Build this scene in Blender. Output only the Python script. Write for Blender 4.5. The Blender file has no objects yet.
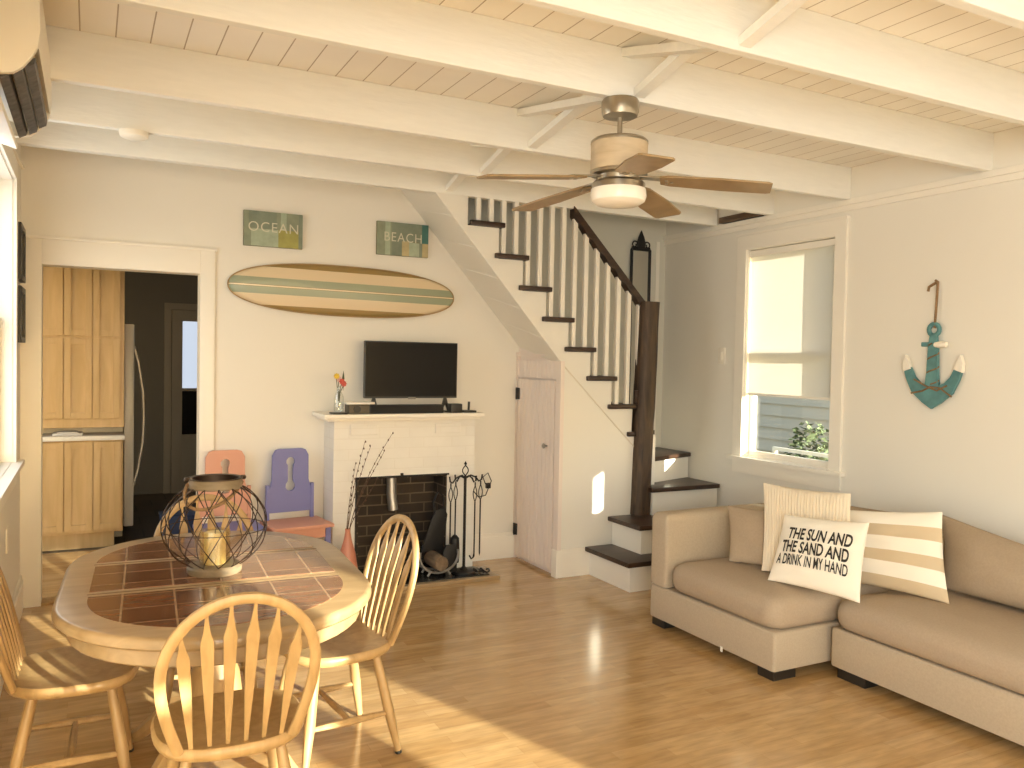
import bpy, bmesh, math, random
from mathutils import Vector, Matrix
random.seed(7)
S = bpy.context.scene
COL = S.collection
PI = math.pi
R = math.radians
WLOC = {}

# ---------------------------------------------------------------- helpers
def tag(o, label=None, cat=None, group=None, kind=None):
    if label: o['label'] = label
    if cat: o['category'] = cat
    if group: o['group'] = group
    if kind: o['kind'] = kind
    return o

def empty(name, loc=(0, 0, 0), rz=0, label=None, cat=None, group=None, kind=None):
    o = bpy.data.objects.new(name, None)
    o.empty_display_size = 0.1
    o.location = loc
    o.rotation_euler = (0, 0, rz)
    COL.objects.link(o)
    WLOC[o.name] = Vector(loc)
    return tag(o, label, cat, group, kind)

def copy_tree(o, parent=None):
    c = o.copy(); COL.objects.link(c)
    if parent: c.parent = parent
    for ch in list(o.children):
        copy_tree(ch, c)
    return c

class MB:
    def __init__(self):
        self.bm = bmesh.new()
    def _new(self, verts, faces, mat=0, uvs=None):
        vs = [self.bm.verts.new(v) for v in verts]
        out = []
        for f in faces:
            try:
                fc = self.bm.faces.new([vs[i] for i in f]); fc.material_index = mat; out.append(fc)
            except ValueError:
                pass
        return vs, out
    def box(self, x0, x1, y0, y1, z0, z1, bev=0, mat=0, seg=2, M=None):
        v = [(x, y, z) for z in (z0, z1) for y in (y0, y1) for x in (x0, x1)]
        if M: v = [M @ Vector(p) for p in v]
        vs, fs = self._new(v, [(0, 2, 3, 1), (4, 5, 7, 6), (0, 1, 5, 4), (2, 6, 7, 3), (0, 4, 6, 2), (1, 3, 7, 5)], mat)
        if bev:
            es = list({e for f in fs for e in f.edges})
            r = bmesh.ops.bevel(self.bm, geom=es, offset=bev, segments=seg, affect='EDGES', profile=0.6)
            for f in r['faces']: f.material_index = mat
        return self
    def prism(self, pts, fn, a, b, bev=0, mat=0, seg=2):
        """pts 2-D outline; fn(p, q, t) -> 3-D; extruded from t=a to t=b"""
        n = len(pts)
        v = [fn(p[0], p[1], a) for p in pts] + [fn(p[0], p[1], b) for p in pts]
        fcs = [tuple(range(n))[::-1], tuple(range(n, 2 * n))] + [(i, (i + 1) % n, n + (i + 1) % n, n + i) for i in range(n)]
        vs, fs = self._new(v, fcs, mat)
        if bev:
            es = list(fs[0].edges) + list(fs[1].edges)
            r = bmesh.ops.bevel(self.bm, geom=es, offset=bev, segments=seg, affect='EDGES', profile=0.6)
            for f in r['faces']: f.material_index = mat
        return self
    def tube(self, pts, r, seg=8, mat=0, flat=1.0, up=None, closed=False):
        pts = [Vector(p) for p in pts]
        n = len(pts)
        rs = r if isinstance(r, (list, tuple)) else [r] * n
        rings = []
        prev = None
        for i, p in enumerate(pts):
            if closed: t = pts[(i + 1) % n] - pts[(i - 1) % n]
            else: t = pts[min(i + 1, n - 1)] - pts[max(i - 1, 0)]
            if t.length < 1e-9: t = Vector((0, 0, 1))
            t.normalize()
            if up is not None: u = Vector(up)
            elif prev is not None: u = prev
            else: u = Vector((0, 0, 1)) if abs(t.z) < 0.9 else Vector((1, 0, 0))
            s = t.cross(u)
            if s.length < 1e-6: s = t.cross(Vector((0.3, 1, 0.2)))
            s.normalize(); u2 = s.cross(t).normalized(); prev = u2
            ring = []
            for k in range(seg):
                a = 2 * PI * (k + .5) / seg
                ring.append(self.bm.verts.new(p + s * math.cos(a) * rs[i] + u2 * math.sin(a) * rs[i] * flat))
            rings.append(ring)
        m = n if closed else n - 1
        for i in range(m):
            A, B = rings[i], rings[(i + 1) % n]
            for k in range(seg):
                f = self.bm.faces.new([A[k], A[(k + 1) % seg], B[(k + 1) % seg], B[k]]); f.material_index = mat
        if not closed:
            f = self.bm.faces.new(rings[0][::-1]); f.material_index = mat
            f = self.bm.faces.new(rings[-1]); f.material_index = mat
        return self
    def lathe(self, prof, c=(0, 0, 0), seg=24, mat=0, axis='z', cap=True):
        c = Vector(c); rings = []
        for (r, z) in prof:
            ring = []
            for k in range(seg):
                a = 2 * PI * k / seg
                if axis == 'z': p = Vector((r * math.cos(a), r * math.sin(a), z))
                elif axis == 'y': p = Vector((r * math.cos(a), z, r * math.sin(a)))
                else: p = Vector((z, r * math.cos(a), r * math.sin(a)))
                ring.append(self.bm.verts.new(c + p))
            rings.append(ring)
        for i in range(len(rings) - 1):
            A, B = rings[i], rings[i + 1]
            for k in range(seg):
                f = self.bm.faces.new([A[k], A[(k + 1) % seg], B[(k + 1) % seg], B[k]]); f.material_index = mat
        if cap:
            if prof[0][0] > 1e-5: self.bm.faces.new(rings[0][::-1]).material_index = mat
            if prof[-1][0] > 1e-5: self.bm.faces.new(rings[-1]).material_index = mat
        return self
    def layers(self, loops, mat=0, closed_ends=True):
        rings = [[self.bm.verts.new(p) for p in lp] for lp in loops]
        n = len(rings[0])
        for A, B in zip(rings, rings[1:]):
            for k in range(n):
                f = self.bm.faces.new([A[k], A[(k + 1) % n], B[(k + 1) % n], B[k]]); f.material_index = mat
        if closed_ends:
            self.bm.faces.new(rings[0][::-1]).material_index = mat
            self.bm.faces.new(rings[-1]).material_index = mat
        return self
    def xform(self, M):
        bmesh.ops.transform(self.bm, matrix=M, verts=self.bm.verts)
        return self
    def build(self, name, mats, parent=None, world=False, origin=None, smooth=True, angle=38, weld=False):
        bm = self.bm
        if weld: bmesh.ops.remove_doubles(bm, verts=bm.verts, dist=1e-5)
        bmesh.ops.recalc_face_normals(bm, faces=bm.faces)
        off = Vector((0, 0, 0))
        if world and parent is not None: off = WLOC.get(parent.name, Vector((0, 0, 0)))
        if origin is not None: off = Vector(origin)
        if off.length: bmesh.ops.translate(bm, verts=bm.verts, vec=-off)
        me = bpy.data.meshes.new(name)
        bm.to_mesh(me); bm.free()
        if not isinstance(mats, (list, tuple)): mats = [mats]
        for m in mats: me.materials.append(m)
        if smooth:
            for p in me.polygons: p.use_smooth = True
            me.set_sharp_from_angle(angle=R(angle))
        o = bpy.data.objects.new(name, me)
        COL.objects.link(o)
        if parent is not None:
            o.parent = parent
            WLOC[o.name] = WLOC.get(parent.name, Vector((0, 0, 0))) if world else Vector((0, 0, 0))
        elif origin is not None:
            o.location = origin
            WLOC[o.name] = Vector(origin)
        return o

def fxz(p, q, t): return (p, t, q)     # outline in X-Z, extruded along Y
def fyz(p, q, t): return (t, p, q)     # outline in Y-Z, extruded along X
def fxy(p, q, t): return (p, q, t)     # outline in X-Y, extruded along Z

# ---------------------------------------------------------------- materials
def _nodes(name):
    m = bpy.data.materials.new(name); m.use_nodes = True
    nt = m.node_tree; b = nt.nodes['Principled BSDF']
    return m, nt, b

def mat(name, col, rough=.5, metal=0, var=0, vscale=8, bump=0, bscale=60, coat=0, trans=0, spec=.5, stretch=(1, 1, 1)):
    m, nt, b = _nodes(name)
    b.inputs['Base Color'].default_value = (*col, 1)
    b.inputs['Roughness'].default_value = rough
    b.inputs['Metallic'].default_value = metal
    b.inputs['Specular IOR Level'].default_value = spec
    if coat: b.inputs['Coat Weight'].default_value = coat
    if trans: b.inputs['Transmission Weight'].default_value = trans
    tc = nt.nodes.new('ShaderNodeTexCoord'); mp = nt.nodes.new('ShaderNodeMapping')
    mp.inputs['Scale'].default_value = stretch
    nt.links.new(tc.outputs['Object'], mp.inputs['Vector'])
    if var:
        n = nt.nodes.new('ShaderNodeTexNoise'); n.inputs['Scale'].default_value = vscale; n.inputs['Detail'].default_value = 4
        nt.links.new(mp.outputs[0], n.inputs['Vector'])
        r = nt.nodes.new('ShaderNodeValToRGB')
        r.color_ramp.elements[0].position = .3; r.color_ramp.elements[1].position = .7
        r.color_ramp.elements[0].color = (*[c * (1 - var) for c in col], 1)
        r.color_ramp.elements[1].color = (*[min(1, c * (1 + var)) for c in col], 1)
        nt.links.new(n.outputs['Fac'], r.inputs[0]); nt.links.new(r.outputs[0], b.inputs['Base Color'])
    if bump:
        n2 = nt.nodes.new('ShaderNodeTexNoise'); n2.inputs['Scale'].default_value = bscale; n2.inputs['Detail'].default_value = 3
        nt.links.new(mp.outputs[0], n2.inputs['Vector'])
        bp = nt.nodes.new('ShaderNodeBump'); bp.inputs['Strength'].default_value = bump; bp.inputs['Distance'].default_value = .01
        nt.links.new(n2.outputs['Fac'], bp.inputs['Height']); nt.links.new(bp.outputs[0], b.inputs['Normal'])
    return m

def wood(name, c1, c2, stretch=(3, 3, 30), rough=.35, scale=2.5, coat=0, bump=.05):
    m, nt, b = _nodes(name)
    b.inputs['Roughness'].default_value = rough
    if coat: b.inputs['Coat Weight'].default_value = coat; b.inputs['Coat Roughness'].default_value = .15
    tc = nt.nodes.new('ShaderNodeTexCoord'); mp = nt.nodes.new('ShaderNodeMapping'); mp.inputs['Scale'].default_value = stretch
    n = nt.nodes.new('ShaderNodeTexNoise'); n.inputs['Scale'].default_value = scale; n.inputs['Detail'].default_value = 6; n.inputs['Distortion'].default_value = .8
    r = nt.nodes.new('ShaderNodeValToRGB')
    r.color_ramp.elements[0].position = .32; r.color_ramp.elements[0].color = (*c1, 1)
    r.color_ramp.elements[1].position = .68; r.color_ramp.elements[1].color = (*c2, 1)
    bp = nt.nodes.new('ShaderNodeBump'); bp.inputs['Strength'].default_value = bump; bp.inputs['Distance'].default_value = .005
    L = nt.links.new
    L(tc.outputs['Object'], mp.inputs[0]); L(mp.outputs[0], n.inputs['Vector']); L(n.outputs['Fac'], r.inputs[0]); L(r.outputs[0], b.inputs['Base Color'])
    L(n.outputs['Fac'], bp.inputs['Height']); L(bp.outputs[0], b.inputs['Normal'])
    return m

def brick(name, plane, c1, c2, mortar, w, h, msize, rough=.6, offset=.5, bump=.2, bias=0, noise=.0, nscale=6, coat=0, msmooth=.1, shift=(0, 0)):
    """plane: 'xy' floor, 'xz' / 'wall' (x+y, z)"""
    m, nt, b = _nodes(name); L = nt.links.new
    b.inputs['Roughness'].default_value = rough
    if coat: b.inputs['Coat Weight'].default_value = coat; b.inputs['Coat Roughness'].default_value = .12
    tc = nt.nodes.new('ShaderNodeTexCoord'); sp = nt.nodes.new('ShaderNodeSeparateXYZ'); cb = nt.nodes.new('ShaderNodeCombineXYZ')
    L(tc.outputs['Object'], sp.inputs[0])
    ax = nt.nodes.new('ShaderNodeMath'); ax.operation = 'ADD'
    ay = nt.nodes.new('ShaderNodeMath'); ay.operation = 'ADD'
    ay.inputs[1].default_value = 50 + shift[1]
    if plane == 'wall':
        L(sp.outputs[0], ax.inputs[0]); L(sp.outputs[1], ax.inputs[1]); L(sp.outputs[2], ay.inputs[0])
    elif plane == 'yx':
        ax.inputs[1].default_value = 50 + shift[0]; L(sp.outputs[1], ax.inputs[0]); L(sp.outputs[0], ay.inputs[0])
    else:
        ax.inputs[1].default_value = 50 + shift[0]; L(sp.outputs[0], ax.inputs[0]); L(sp.outputs[1], ay.inputs[0])
    L(ax.outputs[0], cb.inputs[0]); L(ay.outputs[0], cb.inputs[1])
    t = nt.nodes.new('ShaderNodeTexBrick'); t.offset = offset
    t.inputs['Color1'].default_value = (*c1, 1); t.inputs['Color2'].default_value = (*c2, 1); t.inputs['Mortar'].default_value = (*mortar, 1)
    t.inputs['Scale'].default_value = 1; t.inputs['Mortar Size'].default_value = msize; t.inputs['Mortar Smooth'].default_value = msmooth
    t.inputs['Bias'].default_value = bias; t.inputs['Brick Width'].default_value = w; t.inputs['Row Height'].default_value = h
    L(cb.outputs[0], t.inputs['Vector'])
    out = t.outputs['Color']
    if noise:
        mp = nt.nodes.new('ShaderNodeMapping')
        mp.inputs['Scale'].default_value = (1, 5, 1) if plane == 'xy' else (1, 1, 1)
        L(tc.outputs['Object'], mp.inputs[0])
        n = nt.nodes.new('ShaderNodeTexNoise'); n.inputs['Scale'].default_value = nscale; n.inputs['Detail'].default_value = 5
        L(mp.outputs[0], n.inputs['Vector'])
        mr = nt.nodes.new('ShaderNodeMapRange'); mr.inputs[1].default_value = .3; mr.inputs[2].default_value = .7; mr.inputs[3].default_value = 1 - noise; mr.inputs[4].default_value = 1 + noise
        L(n.outputs['Fac'], mr.inputs[0])
        vm = nt.nodes.new('ShaderNodeVectorMath'); vm.operation = 'SCALE'
        L(out, vm.inputs[0]); L(mr.outputs[0], vm.inputs['Scale']); out = vm.outputs[0]
    L(out, b.inputs['Base Color'])
    if bump:
        bp = nt.nodes.new('ShaderNodeBump'); bp.inputs['Strength'].default_value = bump; bp.inputs['Distance'].default_value = .004; bp.invert = True
        L(t.outputs['Fac'], bp.inputs['Height']); L(bp.outputs[0], b.inputs['Normal'])
    return m

def bands(name, axis, stops, scale, shift, rough=.6, bump=0):
    """hard colour bands along one object axis: stops [(pos 0..1, colour)]"""
    m, nt, b = _nodes(name); L = nt.links.new
    b.inputs['Roughness'].default_value = rough
    tc = nt.nodes.new('ShaderNodeTexCoord'); sp = nt.nodes.new('ShaderNodeSeparateXYZ'); ma = nt.nodes.new('ShaderNodeMath'); ma.operation = 'MULTIPLY_ADD'
    ma.inputs[1].default_value = scale; ma.inputs[2].default_value = shift
    L(tc.outputs['Object'], sp.inputs[0]); L(sp.outputs['XYZ'.index(axis)], ma.inputs[0])
    r = nt.nodes.new('ShaderNodeValToRGB'); r.color_ramp.interpolation = 'CONSTANT'
    e = r.color_ramp.elements
    e[0].position = stops[0][0]; e[0].color = (*stops[0][1], 1)
    e[1].position = stops[1][0]; e[1].color = (*stops[1][1], 1)
    for p, c in stops[2:]:
        x = e.new(p); x.color = (*c, 1)
    L(ma.outputs[0], r.inputs[0]); L(r.outputs[0], b.inputs['Base Color'])
    return m

def glassy(name, tint=(1, 1, 1), fac=.08, rough=.02):
    m = bpy.data.materials.new(name); m.use_nodes = True; nt = m.node_tree; nt.nodes.clear()
    o = nt.nodes.new('ShaderNodeOutputMaterial'); t = nt.nodes.new('ShaderNodeBsdfTransparent'); g = nt.nodes.new('ShaderNodeBsdfGlossy'); x = nt.nodes.new('ShaderNodeMixShader')
    t.inputs[0].default_value = (*tint, 1); g.inputs['Roughness'].default_value = rough; x.inputs[0].default_value = fac
    nt.links.new(t.outputs[0], x.inputs[1]); nt.links.new(g.outputs[0], x.inputs[2]); nt.links.new(x.outputs[0], o.inputs[0])
    return m

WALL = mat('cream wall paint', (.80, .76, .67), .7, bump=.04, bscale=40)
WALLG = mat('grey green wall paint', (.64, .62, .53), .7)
WHITE = mat('white paint', (.80, .765, .68), .55, bump=.03, bscale=30)
TRIM = mat('glossy white trim paint', (.85, .80, .70), .4)
BEAM = mat('white painted timber', (.83, .81, .74), .6, bump=.15, bscale=14, stretch=(1, 6, 6), var=.02)
CEIL = brick('painted ceiling boards', 'yx', (.86, .81, .72), (.89, .85, .77), (.45, .37, .28), 1.9, .126, .0028, rough=.65, offset=.31, bump=.3, shift=(.3, .063), noise=.04, nscale=2)
FLOOR = brick('honey laminate floor', 'xy', (.43, .26, .105), (.53, .345, .155), (.39, .235, .09), .52, .065, .0008, rough=.2, offset=.41, bump=0, noise=.17, nscale=7, coat=.45)
DARKFLOOR = brick('unlit hall floor', 'xy', (.09, .07, .05), (.12, .09, .06), (.05, .04, .03), .3, .3, .006, rough=.5)  # hall floor is only unlit; its shade is put into these dark tones
DARK = wood('dark stained wood', (.022, .011, .006), (.055, .027, .015), (2, 12, 12), rough=.35)
POSTM = wood('rough dark timber', (.022, .012, .006), (.085, .048, .022), (14, 14, 1.4), rough=.6, bump=.5)
OAK = wood('honey oak', (.37, .235, .095), (.50, .33, .15), (8, 8, 1.5), rough=.42, coat=.08)
OAKX = wood('honey oak table', (.31, .205, .10), (.40, .275, .145), (1.5, 8, 8), rough=.28, coat=.25)
CAB = wood('maple cabinet', (.58, .39, .165), (.66, .46, .22), (8, 8, 1), rough=.4)
TILE = brick('terracotta glazed tile', 'xy', (.17, .070, .03), (.24, .105, .048), (.40, .27, .16), .152, .152, .0032, rough=.16, offset=0, bump=.3, noise=.22, nscale=9, coat=.2, shift=(.0, .076))
BLACK = mat('black plastic', (.012, .011, .010), .35)
BLACKM = mat('matte black metal', (.015, .013, .012), .5, metal=.3)
SCREEN = mat('black glass screen', (.006, .005, .004), .25, spec=.15)
SLATE = mat('black slate hearth', (.018, .017, .015), .25, var=.3, vscale=6)
SOOT = brick('sooty firebrick', 'wall', (.030, .020, .012), (.055, .036, .02), (.13, .095, .06), .21, .07, .005, rough=.85, bump=.5, noise=.3, nscale=5)
PBRICK = brick('white painted brick', 'wall', (.79, .76, .69), (.81, .78, .71), (.78, .745, .67), .21, .07, .004, rough=.6, bump=.3, noise=.03)
BEAD = None
SOFA = mat('oatmeal linen upholstery', (.45, .37, .27), .95, var=.05, vscale=120, bump=.12, bscale=260, spec=.2)
SOFA2 = mat('oatmeal linen cushion', (.41, .325, .235), .95, var=.05, vscale=120, bump=.12, bscale=220, spec=.2)
COTTON = mat('off white cotton', (.86, .80, .68), .95, bump=.1, bscale=120, spec=.2)
INK = mat('charcoal print', (.03, .027, .022), .9)
NICKEL = mat('brushed nickel', (.42, .37, .29), .3, metal=.9, var=.08, vscale=30, stretch=(1, 1, .2))
FANWOOD = wood('washed oak drum', (.50, .39, .25), (.62, .50, .34), (2, 2, 12), rough=.5)
BLADE = wood('brown fan blade', (.25, .165, .07), (.34, .23, .11), (3, 3, 3), rough=.4)
OPAL = mat('opal glass shade', (.93, .88, .78), .25)
RUSTIC = wood('weathered grey wood', (.16, .12, .07), (.25, .19, .12), (4, 4, 12), rough=.6)
WIRE = mat('dark bronze wire', (.055, .035, .025), .4, metal=.6)
WAX = mat('ivory candle wax', (.78, .66, .36), .5)
AMBER = glassy('amber glass', (1, .95, .80), .16)
GLASS = glassy('clear window glass', (.97, .99, 1), .05)
VGLASS = glassy('clear vase glass', (.93, .95, .93), .16)
TEAL = mat('teal painted wood', (.10, .24, .24), .7, var=.25, vscale=14)
ROPE = mat('brown jute rope', (.25, .15, .07), .9, var=.2, vscale=80, bump=.5, bscale=120)
BLUEP = mat('periwinkle blue paint', (.185, .19, .42), .5)
PINKP = mat('salmon pink paint', (.64, .32, .22), .5)
TERRA = mat('pink terracotta glaze', (.55, .22, .14), .35)
STEEL = mat('brushed steel', (.55, .53, .50), .3, metal=.7)
GREYM = mat('grey metal', (.30, .28, .25), .4, metal=.6)
TWIG = mat('brown twig', (.09, .05, .03), .8)
NAVY = mat('navy blue plastic', (.02, .045, .12), .45)
ACW = mat('white appliance plastic', (.85, .79, .66), .35)
VENT = mat('dark grey vane', (.09, .08, .07), .5, var=.5, vscale=30)
BRACK = mat('black iron hinge', (.01, .009, .008), .5)
IVORY = mat('ivory switch plastic', (.86, .80, .68), .35)
LP = dict(rear=24, rear2=32, left=165, leftfar=18, stair=.5, kitchen=24, sun=21, sky=.5, exp=0.12)
# ---------------------------------------------------------------- room shell
XL, XR, YB, YR, ZC, ZB = -0.36, 4.25, 5.53, -3.0, 2.75, 2.55
T = 0.12

def struct(o, label=None, cat=None):
    return tag(o, label, cat, kind='structure')

def holed_wall(name, fn, u0, u1, z0, z1, holes, thick, m, label):
    us = sorted({u0, u1, *[h[0] for h in holes], *[h[1] for h in holes]})
    mb = MB()
    for a, b in zip(us, us[1:]):
        mid = (a + b) / 2
        cuts = sorted((h[2], h[3]) for h in holes if h[0] < mid < h[1])
        z = z0
        for c0, c1 in cuts + [(z1, z1)]:
            if c0 - z > 1e-4:
                v = [fn(u, d, zz) for zz in (z, c0) for d in (0, thick) for u in (a, b)]
                mb._new(v, [(0, 2, 3, 1), (4, 5, 7, 6), (0, 1, 5, 4), (2, 6, 7, 3), (0, 4, 6, 2), (1, 3, 7, 5)])
            z = c1
    return struct(mb.build(name, m, smooth=False, weld=False), label, 'wall')

FR = lambda u, d, z: (XR + d, u, z)
FL = lambda u, d, z: (XL - d, u, z)
FB = lambda u, d, z: (u, YB + d, z)
FN = lambda u, d, z: (u, YR - d, z)
RW1 = (3.755, 4.555, .83, 2.335)
RW2 = (1.57, 2.17, .98, 2.335)
LW1 = (3.55, 4.95, .92, 2.38)
LW2 = (-2.8, -.2, .85, 2.38)  # unseen opening added to let in fill from the left
NW1 = (3.22, 3.70, .80, 2.02)
NW2 = (2.60, 3.00, .80, 2.02)
NW3 = (2.04, 2.24, 1.62, 1.72)  # unseen slot, shaped to throw a narrow sun band on the near chair
NW4 = (-.2, 1.72, .25, 2.25)  # unseen opening added for soft fill from behind
DOOR = (-.253, .614, 0.0, 2.005)
holed_wall('wall_back', FB, XL - T, XR + T, 0, 4.6, [DOOR], T, WALL, 'cream back wall behind the fireplace, with the kitchen doorway')
holed_wall('wall_right', FR, YR, YB, 0, 2.95, [RW1, RW2], T, WALL, 'cream side wall behind the sofa, with the shaded window')
holed_wall('wall_left', FL, YR, YB, 0, 2.95, [LW1, LW2], T, WALL, 'cream wall with the air conditioner beside the camera')
holed_wall('wall_rear', FN, XL - T, XR + T, 0, 2.95, [NW1, NW2, NW3, NW4], T, WALL, 'wall behind the camera with windows')
struct(MB().box(XL - T, XR + T, YR - T, YB + .06, -.08, 0).build('floor', FLOOR, smooth=False), 'honey coloured plank floor with short maple strips', 'floor')
# ceiling boards with the stairwell left open
struct(MB().box(XL, XR, YR, 4.93, ZC, ZC + .06).box(XL, 1.95, 4.93, YB, ZC, ZC + .06).build('ceiling', CEIL, smooth=False), 'white painted board ceiling above the beams', 'ceiling')
# stairwell shaft going up
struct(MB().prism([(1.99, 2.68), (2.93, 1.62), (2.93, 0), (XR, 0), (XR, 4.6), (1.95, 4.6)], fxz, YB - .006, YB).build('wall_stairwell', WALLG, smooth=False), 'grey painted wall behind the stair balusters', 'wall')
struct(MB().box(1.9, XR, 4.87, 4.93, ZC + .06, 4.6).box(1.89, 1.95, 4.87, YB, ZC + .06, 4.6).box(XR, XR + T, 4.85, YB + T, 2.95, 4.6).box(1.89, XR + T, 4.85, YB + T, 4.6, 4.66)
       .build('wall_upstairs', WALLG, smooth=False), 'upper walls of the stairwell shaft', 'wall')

# beams
for y1, lab in ((-.27, 'behind the camera'), (.34, 'above the camera'), (.95, 'nearest beam above the room'), (1.575, 'beam crossing the upper corner above the sofa'), (2.175, 'thick looking beam in front of the fan'),
                (2.785, 'beam that carries the ceiling fan'), (3.70, 'beam just behind the fan, second before the stair header'), (4.35, 'last beam before the stair header, near the smoke alarm')):
    b = MB().box(XL, XR, y1 - .042, y1, ZB, ZC, bev=.004).build('ceiling_beam', BEAM, smooth=False)
    struct(b, 'white painted ceiling joist, ' + lab, 'beam'); b['group'] = 'ceiling joists'
b = MB().box(XL, XR - .02, 4.87, 4.93, ZB, ZC, bev=.004).build('ceiling_beam', BEAM, smooth=False)
struct(b, 'white header beam over the stair balusters', 'beam'); b['group'] = 'ceiling joists'
# cross bridging between the joists
for ya, yb, x in ((1.575, 2.133, 1.86), (2.175, 2.743, 1.87), (2.785, 3.658, 1.88), (3.70, 4.308, 1.92), (4.35, 4.87, 1.94)):
    mb = MB()
    for k, (p, q, dx) in enumerate((((ya, ZB + .03), (yb, ZC - .02), 0), ((ya, ZC - .02), (yb, ZB + .03), .062))):
        dy, dz = q[0] - p[0], q[1] - p[1]; L = math.hypot(dy, dz); ny, nz = -dz / L * .016, dy / L * .016
        mb.prism([(p[0] + ny, p[1] + nz), (q[0] + ny, q[1] + nz), (q[0] - ny, q[1] - nz), (p[0] - ny, p[1] - nz)], fyz, x + dx, x + dx + .05)
    b = mb.build('joist_bridging', BEAM, smooth=False)
    where = {1.86: 'in front of the thick joist near the top of the picture', 1.87: 'above the fan canopy', 1.88: 'behind the fan canopy', 1.92: 'beyond the second joist, above the blade tip', 1.94: 'next to the stair header'}[x]
    struct(b, 'white crossed bridging boards between joists, ' + where, 'bridging')

# back wall trims
struct(MB().box(XL, DOOR[0], YB - .02, YB, 0, 2.155, bev=.002).box(DOOR[1], .702, YB - .02, YB, 0, 2.155, bev=.002).box(DOOR[0], DOOR[1], YB - .02, YB, 2.005, 2.155, bev=.002)
       .box(XL, .712, YB - .03, YB, 2.152, 2.168, bev=.002).build('trim_1', TRIM), 'white casing around the kitchen doorway', 'trim')
def baseb(name, fn, u0, u1, lab):
    mb = MB()
    for (d0, z0, d1, z1) in ((-.018, 0, 0, .17), (-.012, .17, 0, .195)):
        v = [fn(u, d, z) for z in (z0, z1) for d in (d0, 0) for u in (u0, u1)]
        mb._new(v, [(0, 2, 3, 1), (4, 5, 7, 6), (0, 1, 5, 4), (2, 6, 7, 3), (0, 4, 6, 2), (1, 3, 7, 5)])
    return struct(mb.build(name, TRIM, smooth=False), lab, 'baseboard')
baseb('baseboard_back', FB, 2.44, 2.9, 'white baseboard between fireplace and closet')
baseb('baseboard_middle', FB, .702, 1.405, 'white baseboard behind the two small painted chairs')
baseb('baseboard_right', FR, YR, 4.3, 'white baseboard behind the sofa')
baseb('baseboard_left', FL, YR, YB - .02, 'white baseboard on the left wall')
baseb('baseboard_stair', lambda u, d, z: (u, 4.87 + d, z), 2.90, 3.14, 'white baseboard below the stair panel')
struct(MB().box(XR - .028, XR, YR, YB, 2.515, 2.55, bev=.003).box(XR - .014, XR, YR, YB, 2.48, 2.515).build('trim_2', TRIM, smooth=False), 'white ledge moulding along the top of the sofa wall', 'trim')
struct(MB().box(4.15, 4.185, YB - .016, YB - .006, .9, 2.5, bev=.002).build('pale_strip', WALL, smooth=False), 'pale upright strip behind the stair post', 'trim')  # narrow upright strip in the cream wall colour over the grey wall
# dark brown block standing in for the dark recess above the ledge
tag(MB().box(XR - .05, XR - .005, 4.40, 4.82, 2.556, 2.60, bev=.003).build('recess_block', wood('dark recess brown', (.05, .025, .012), (.16, .09, .04), (10, 1, 10)), origin=(4.22, 4.6, 2.556)), 'dark brown block standing in for the dark recess at the end of the joists', 'board')

# ---------------------------------------------------------------- windows
SHADE = None
def shade_mat():
    m = bpy.data.materials.new('cream roller shade'); m.use_nodes = True; nt = m.node_tree; nt.nodes.clear()
    o = nt.nodes.new('ShaderNodeOutputMaterial'); d = nt.nodes.new('ShaderNodeBsdfDiffuse'); t = nt.nodes.new('ShaderNodeBsdfTranslucent'); x = nt.nodes.new('ShaderNodeMixShader')
    d.inputs[0].default_value = (.78, .76, .71, 1); t.inputs[0].default_value = (.86, .85, .80, 1); x.inputs[0].default_value = .55
    nt.links.new(d.outputs[0], x.inputs[1]); nt.links.new(t.outputs[0], x.inputs[2]); nt.links.new(x.outputs[0], o.inputs[0])
    return m
SHADE = shade_mat()

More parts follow.
